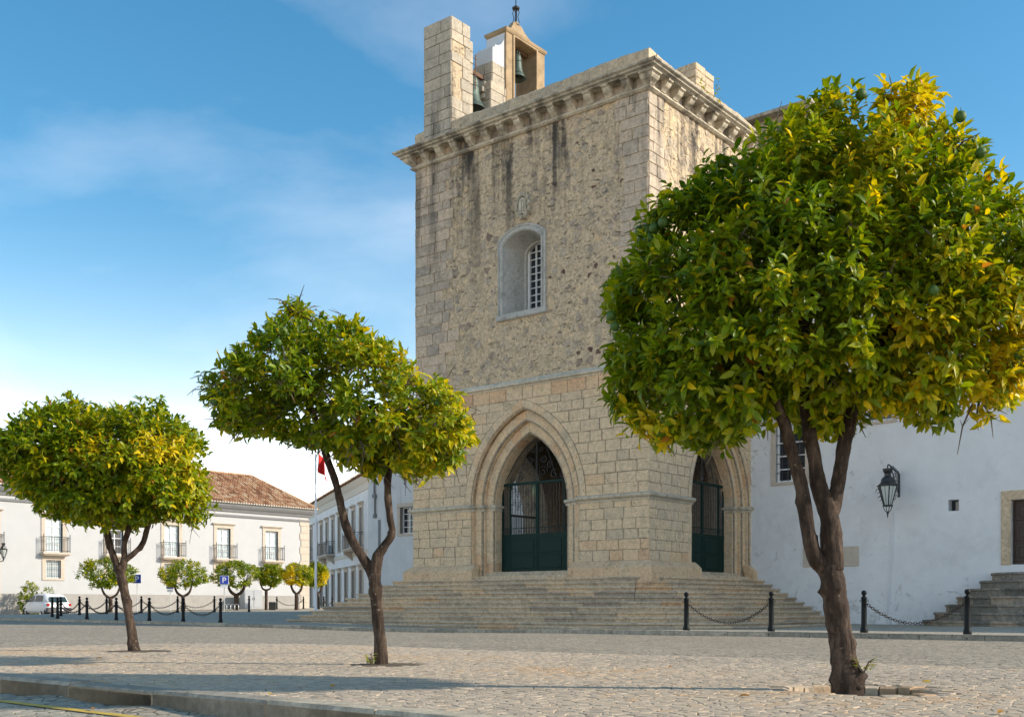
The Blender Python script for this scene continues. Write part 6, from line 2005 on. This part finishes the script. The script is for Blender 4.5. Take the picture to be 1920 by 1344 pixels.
# ------------------------------------------------------------------ flagpole and flag
fx, fy_ = (592-960)/F_PX*62, 62.0
fp = empty('flagpole', (fx, fy_, H(fx, fy_)), 0, label='tall white flagpole left of the church steps', cat='flagpole')
mb = MB(); mb.lathe([(.16, 0), (.16, .03), (.10, .05), (.075, .3), (.07, 2), (.045, 9.2), (.02, 9.25)], n=14); mb.build('pole', M['whitepole'], fp, smooth=True)
mb = MB(); mb.lathe([(.01, 9.22), (.07, 9.28), (.07, 9.34), (.01, 9.4)], n=10); mb.build('pole_cap', M['whitepole'], fp, smooth=True)
flz = wpt(592, 905, 62).z
mb = MB(); nu, nv = 16, 14; vs = []; mi = []
for j in range(nv+1):
    for i in range(nu+1):
        u, v = i/nu, j/nv
        # hoist along the pole, fly end hangs down in folds
        x = .06+u*(.30+.18*v)+.05*math.sin(u*9+v*3)
        y = .10*math.sin(u*11+v*2.2)*(.3+u)
        z = -v*1.05-u*(.75-.15*v)-.05*math.sin(u*7)
        vs.append((x, y, z))
fs = []
for j in range(nv):
    for i in range(nu):
        fs.append((j*(nu+1)+i, j*(nu+1)+i+1, (j+1)*(nu+1)+i+1, (j+1)*(nu+1)+i))
        u, v = (i+.5)/nu, (j+.5)/nv
        mi.append(0 if u < .16 else 1)
        if math.hypot((u-.16)/.04, (v-.5)/.12) < 1: mi[-1] = 2
mb.add(vs, fs)
mb.build('flag', [M['greenflag'], M['red'], M['yellow']], None, True, loc=(fx, fy_, flz+2.05), mi=mi, label='limp green and red flag hanging on the white pole', cat='flag').scale = (1.3, 1.3, 1.2)

# ------------------------------------------------------------------ parked car, seen from behind
cxp, cyp = (86-960)/F_PX*70.0, 70.0
car = empty('parked_car', (cxp, cyp, H(cxp, cyp)+.02), math.atan2(.643, -.766)-PI/2, label='small white hatchback parked facing the palace wall, seen from behind', cat='car')
# local: +y is forward, x across
def loft(sections, name, mat, parent, smooth=True, **kw):
    mb = MB(); n = len(sections[0]); vs = [p for s in sections for p in s]
    mb.add(vs, [(i*n+k, i*n+(k+1) % n, (i+1)*n+(k+1) % n, (i+1)*n+k) for i in range(len(sections)-1) for k in range(n)]+[tuple(range(n-1, -1, -1)), tuple(range((len(sections)-1)*n, len(sections)*n))])
    return mb.build(name, mat, parent, smooth, **kw)
def csec(y, w, z0, z1, wt, k=.10):
    """body section: rounded box, width w at the belt, wt on top"""
    return [(-w*.93, y, z0), (-w, y, z0+.18), (-w, y, z0+(z1-z0)*.62), (-wt, y, z1-.03), (-wt+k, y, z1), (wt-k, y, z1), (wt, y, z1-.03), (w, y, z0+(z1-z0)*.62), (w, y, z0+.18), (w*.93, y, z0)]
loft([csec(-1.72, .72, .30, .62, .66), csec(-1.66, .79, .24, .86, .74), csec(-1.2, .82, .20, .92, .79), csec(0, .83, .20, .92, .80), csec(.9, .82, .20, .90, .76), csec(1.45, .78, .22, .74, .66), csec(1.72, .66, .28, .62, .52)], 'body', M['carwhite'], car)
loft([[(-.70, -1.60, .84), (-.60, -1.40, 1.20), (-.48, -1.30, 1.27), (.48, -1.30, 1.27), (.60, -1.40, 1.20), (.70, -1.60, .84)],
      [(-.76, -1.1, .88), (-.64, -1.0, 1.36), (-.5, -.95, 1.41), (.5, -.95, 1.41), (.64, -1.0, 1.36), (.76, -1.1, .88)],
      [(-.77, .1, .88), (-.65, .05, 1.38), (-.5, .05, 1.43), (.5, .05, 1.43), (.65, .05, 1.38), (.77, .1, .88)],
      [(-.74, 1.0, .86), (-.62, .42, 1.28), (-.48, .40, 1.32), (.48, .40, 1.32), (.62, .42, 1.28), (.74, 1.0, .86)]], 'roof', M['carwhite'], car)
mb = MB(); mb.add([(-.60, -1.60, .90), (.60, -1.60, .90), (.52, -1.40, 1.22), (-.52, -1.40, 1.22), (-.60, -1.585, .90), (.60, -1.585, .90)], [(0,1,2,3)])
mb.v = [(x, y-.03, z) for x, y, z in mb.v]; mb.build('rear_window', M['carglass'], car)
for s in (-1, 1):
    for y0, y1 in ((-1.05, -.1), (0, .72)):
        mb = MB(); mb.add([(s*.775, y0, .93), (s*.775, y1, .93), (s*.675, min(y1, .35), 1.30), (s*.672, y0+.04, 1.31)], [(0,1,2,3)]); mb.build('side_window', M['carglass'], car)
    mb = MB(); mb.cbox(min(s*.62, s*.80), max(s*.62, s*.80), -1.745, -1.60, .62, .80, .03); mb.build('tail_light', M['taillight'], car)
    for y in (-1.18, 1.15):
        mb = MB(lambda a, d, b: (s*(.60+a), y+d, b))
        vs = []; nn_ = 20
        for aa, rr in ((0, .27), (.02, .29), (.18, .29), (.21, .26), (.21, .17), (.17, .15)):
            vs += [(aa, rr*math.cos(2*PI*k/nn_), .28+rr*math.sin(2*PI*k/nn_)) for k in range(nn_)]
        mb.add(vs, [(i*nn_+k, i*nn_+(k+1) % nn_, (i+1)*nn_+(k+1) % nn_, (i+1)*nn_+k) for i in range(5) for k in range(nn_)]); w = mb.build('wheel', M['rubber'], car, True)
        mb = MB(lambda a, d, b: (s*(.60+a), y+d, b)); mb.add([(.165, .16*math.cos(2*PI*k/12), .28+.16*math.sin(2*PI*k/12)) for k in range(12)], [tuple(range(12))]); mb.build('rim', M['galv'], w)
mb = MB(); mb.cbox(-.80, .80, -1.80, -1.45, .22, .56, .05); mb.build('bumper', M['cargrey'], car)
mb = MB(); mb.cbox(-.24, .24, -1.815, -1.801, .36, .46, .004); mb.build('number_plate', M['signwhite'], car)
mb = MB(); mb.cbox(-.96, -.78, .62, .72, .90, 1.02, .02); mb.build('mirror', M['cargrey'], car)

# ------------------------------------------------------------------ small street furniture by the palace
ux, uy = (471-960)/F_PX*86.2, 86.2
cab = empty('utility_cabinet', (ux, uy, H(ux, uy)), RA, label='pale grey utility cabinet against the palace wall', cat='cabinet')
mb = MB(); mb.cbox(-.85, .85, -.3, .3, 0, 1.50, .02); mb.build('housing', M['cabinet'], cab)
for s in (-1, 1):
    mb = MB(); mb.cbox(min(s*.03, s*.80), max(s*.03, s*.80), -.33, -.301, .12, 1.42, .01); dr = mb.build('door', M['cabinet'], cab)
    mb = MB(); mb.box(s*.08-.015, s*.08+.015, -.35, -.331, .7, .9); mb.build('handle', M['iron'], dr)
bx2, by2 = (511-960)/F_PX*76, 76.0
bn = empty('waste_bin', (bx2, by2, H(bx2, by2)), .1, label='dark waste bin with pale rim below the small bright tree', cat='bin')
mb = MB(); mb.ringrect([(-.02, 0), (.02, .05), (.02, .50), (.0, .52)], -.21, .21, -.21, .21); mb.build('bin_body', M['bin'], bn)
mb = MB(); mb.ringrect([(.03, .521), (.03, .57), (-.02, .575)], -.21, .21, -.21, .21); mb.build('rim', M['cabinet'], bn)
nth = ['leftmost', 'second from left', 'third from left', 'rightmost']
for k in range(4):
    px = 421.5+7.4*k; Y = 73.0; x = (px-960)/F_PX*Y
    o = MB(); o.tube([(0, -.35, -.05), (0, -.35, .30), (0, -.28, .40), (0, 0, .44), (0, .28, .40), (0, .35, .30), (0, .35, -.05)], .028, 6)
    o.build('bicycle_rack', M['galv'], None, True, loc=(x, Y, H(x, Y)), rz=.6, label=f'pale bicycle hoop under the parking sign, {nth[k]} of four', cat='rack', group='bicycle hoops by the palace')

# fallen leaves on the island
FL = ['fallen leaf at the far left edge of the island', 'brown fallen leaf on the paving left of the leaning trunk', 'fallen leaf just left of the foot of the leaning trunk', 'fallen leaf right of the tree pit', 'yellow fallen leaf on the paving left of the tree pit', 'fallen leaf in the bottom right corner',
      'fallen leaf on the paving behind the largest trunk', 'fallen leaf midway between the forked tree and the largest tree', 'fallen leaf on the paving below the forked tree', 'fallen leaf near the kerb, left of the bottom centre', 'fallen leaf by the kerb face at lower left', 'fallen leaf on the street beside the yellow line']
for k, (px, py) in enumerate([(75, 1230), (192, 1236), (238, 1233), (1748, 1281), (1408, 1308), (1884, 1338), (1600, 1240), (1262, 1252), (620, 1290), (505, 1305), (180, 1300), (370, 1325)]):
    Y = CAM_Z*F_PX/(py-HZ)
    p = wpt(px, py, Y)
    if E(p.x, p.y) > -.02: p.z = G(p.x, p.y)+.02
    a = random.uniform(0, 6)
    V, *_ = leaf_arrays(np.array([(0, 0, .012)]), np.array([(math.cos(a), math.sin(a), .12)]), np.array([(.2, -.3, 1.0)]), np.array([.085]), np.array([.042]))
    c = [(.50, .36, .03), (.30, .16, .05), (.42, .22, .03)][k % 3]
    o = link('fallen_leaf', leaf_mesh('fallen_leaf', V, np.array([c])), None, loc=(p.x, p.y, max(p.z, .0) if E(p.x, p.y) < -.02 else p.z), label=FL[k], cat='leaf', group='fallen leaves on the paving')
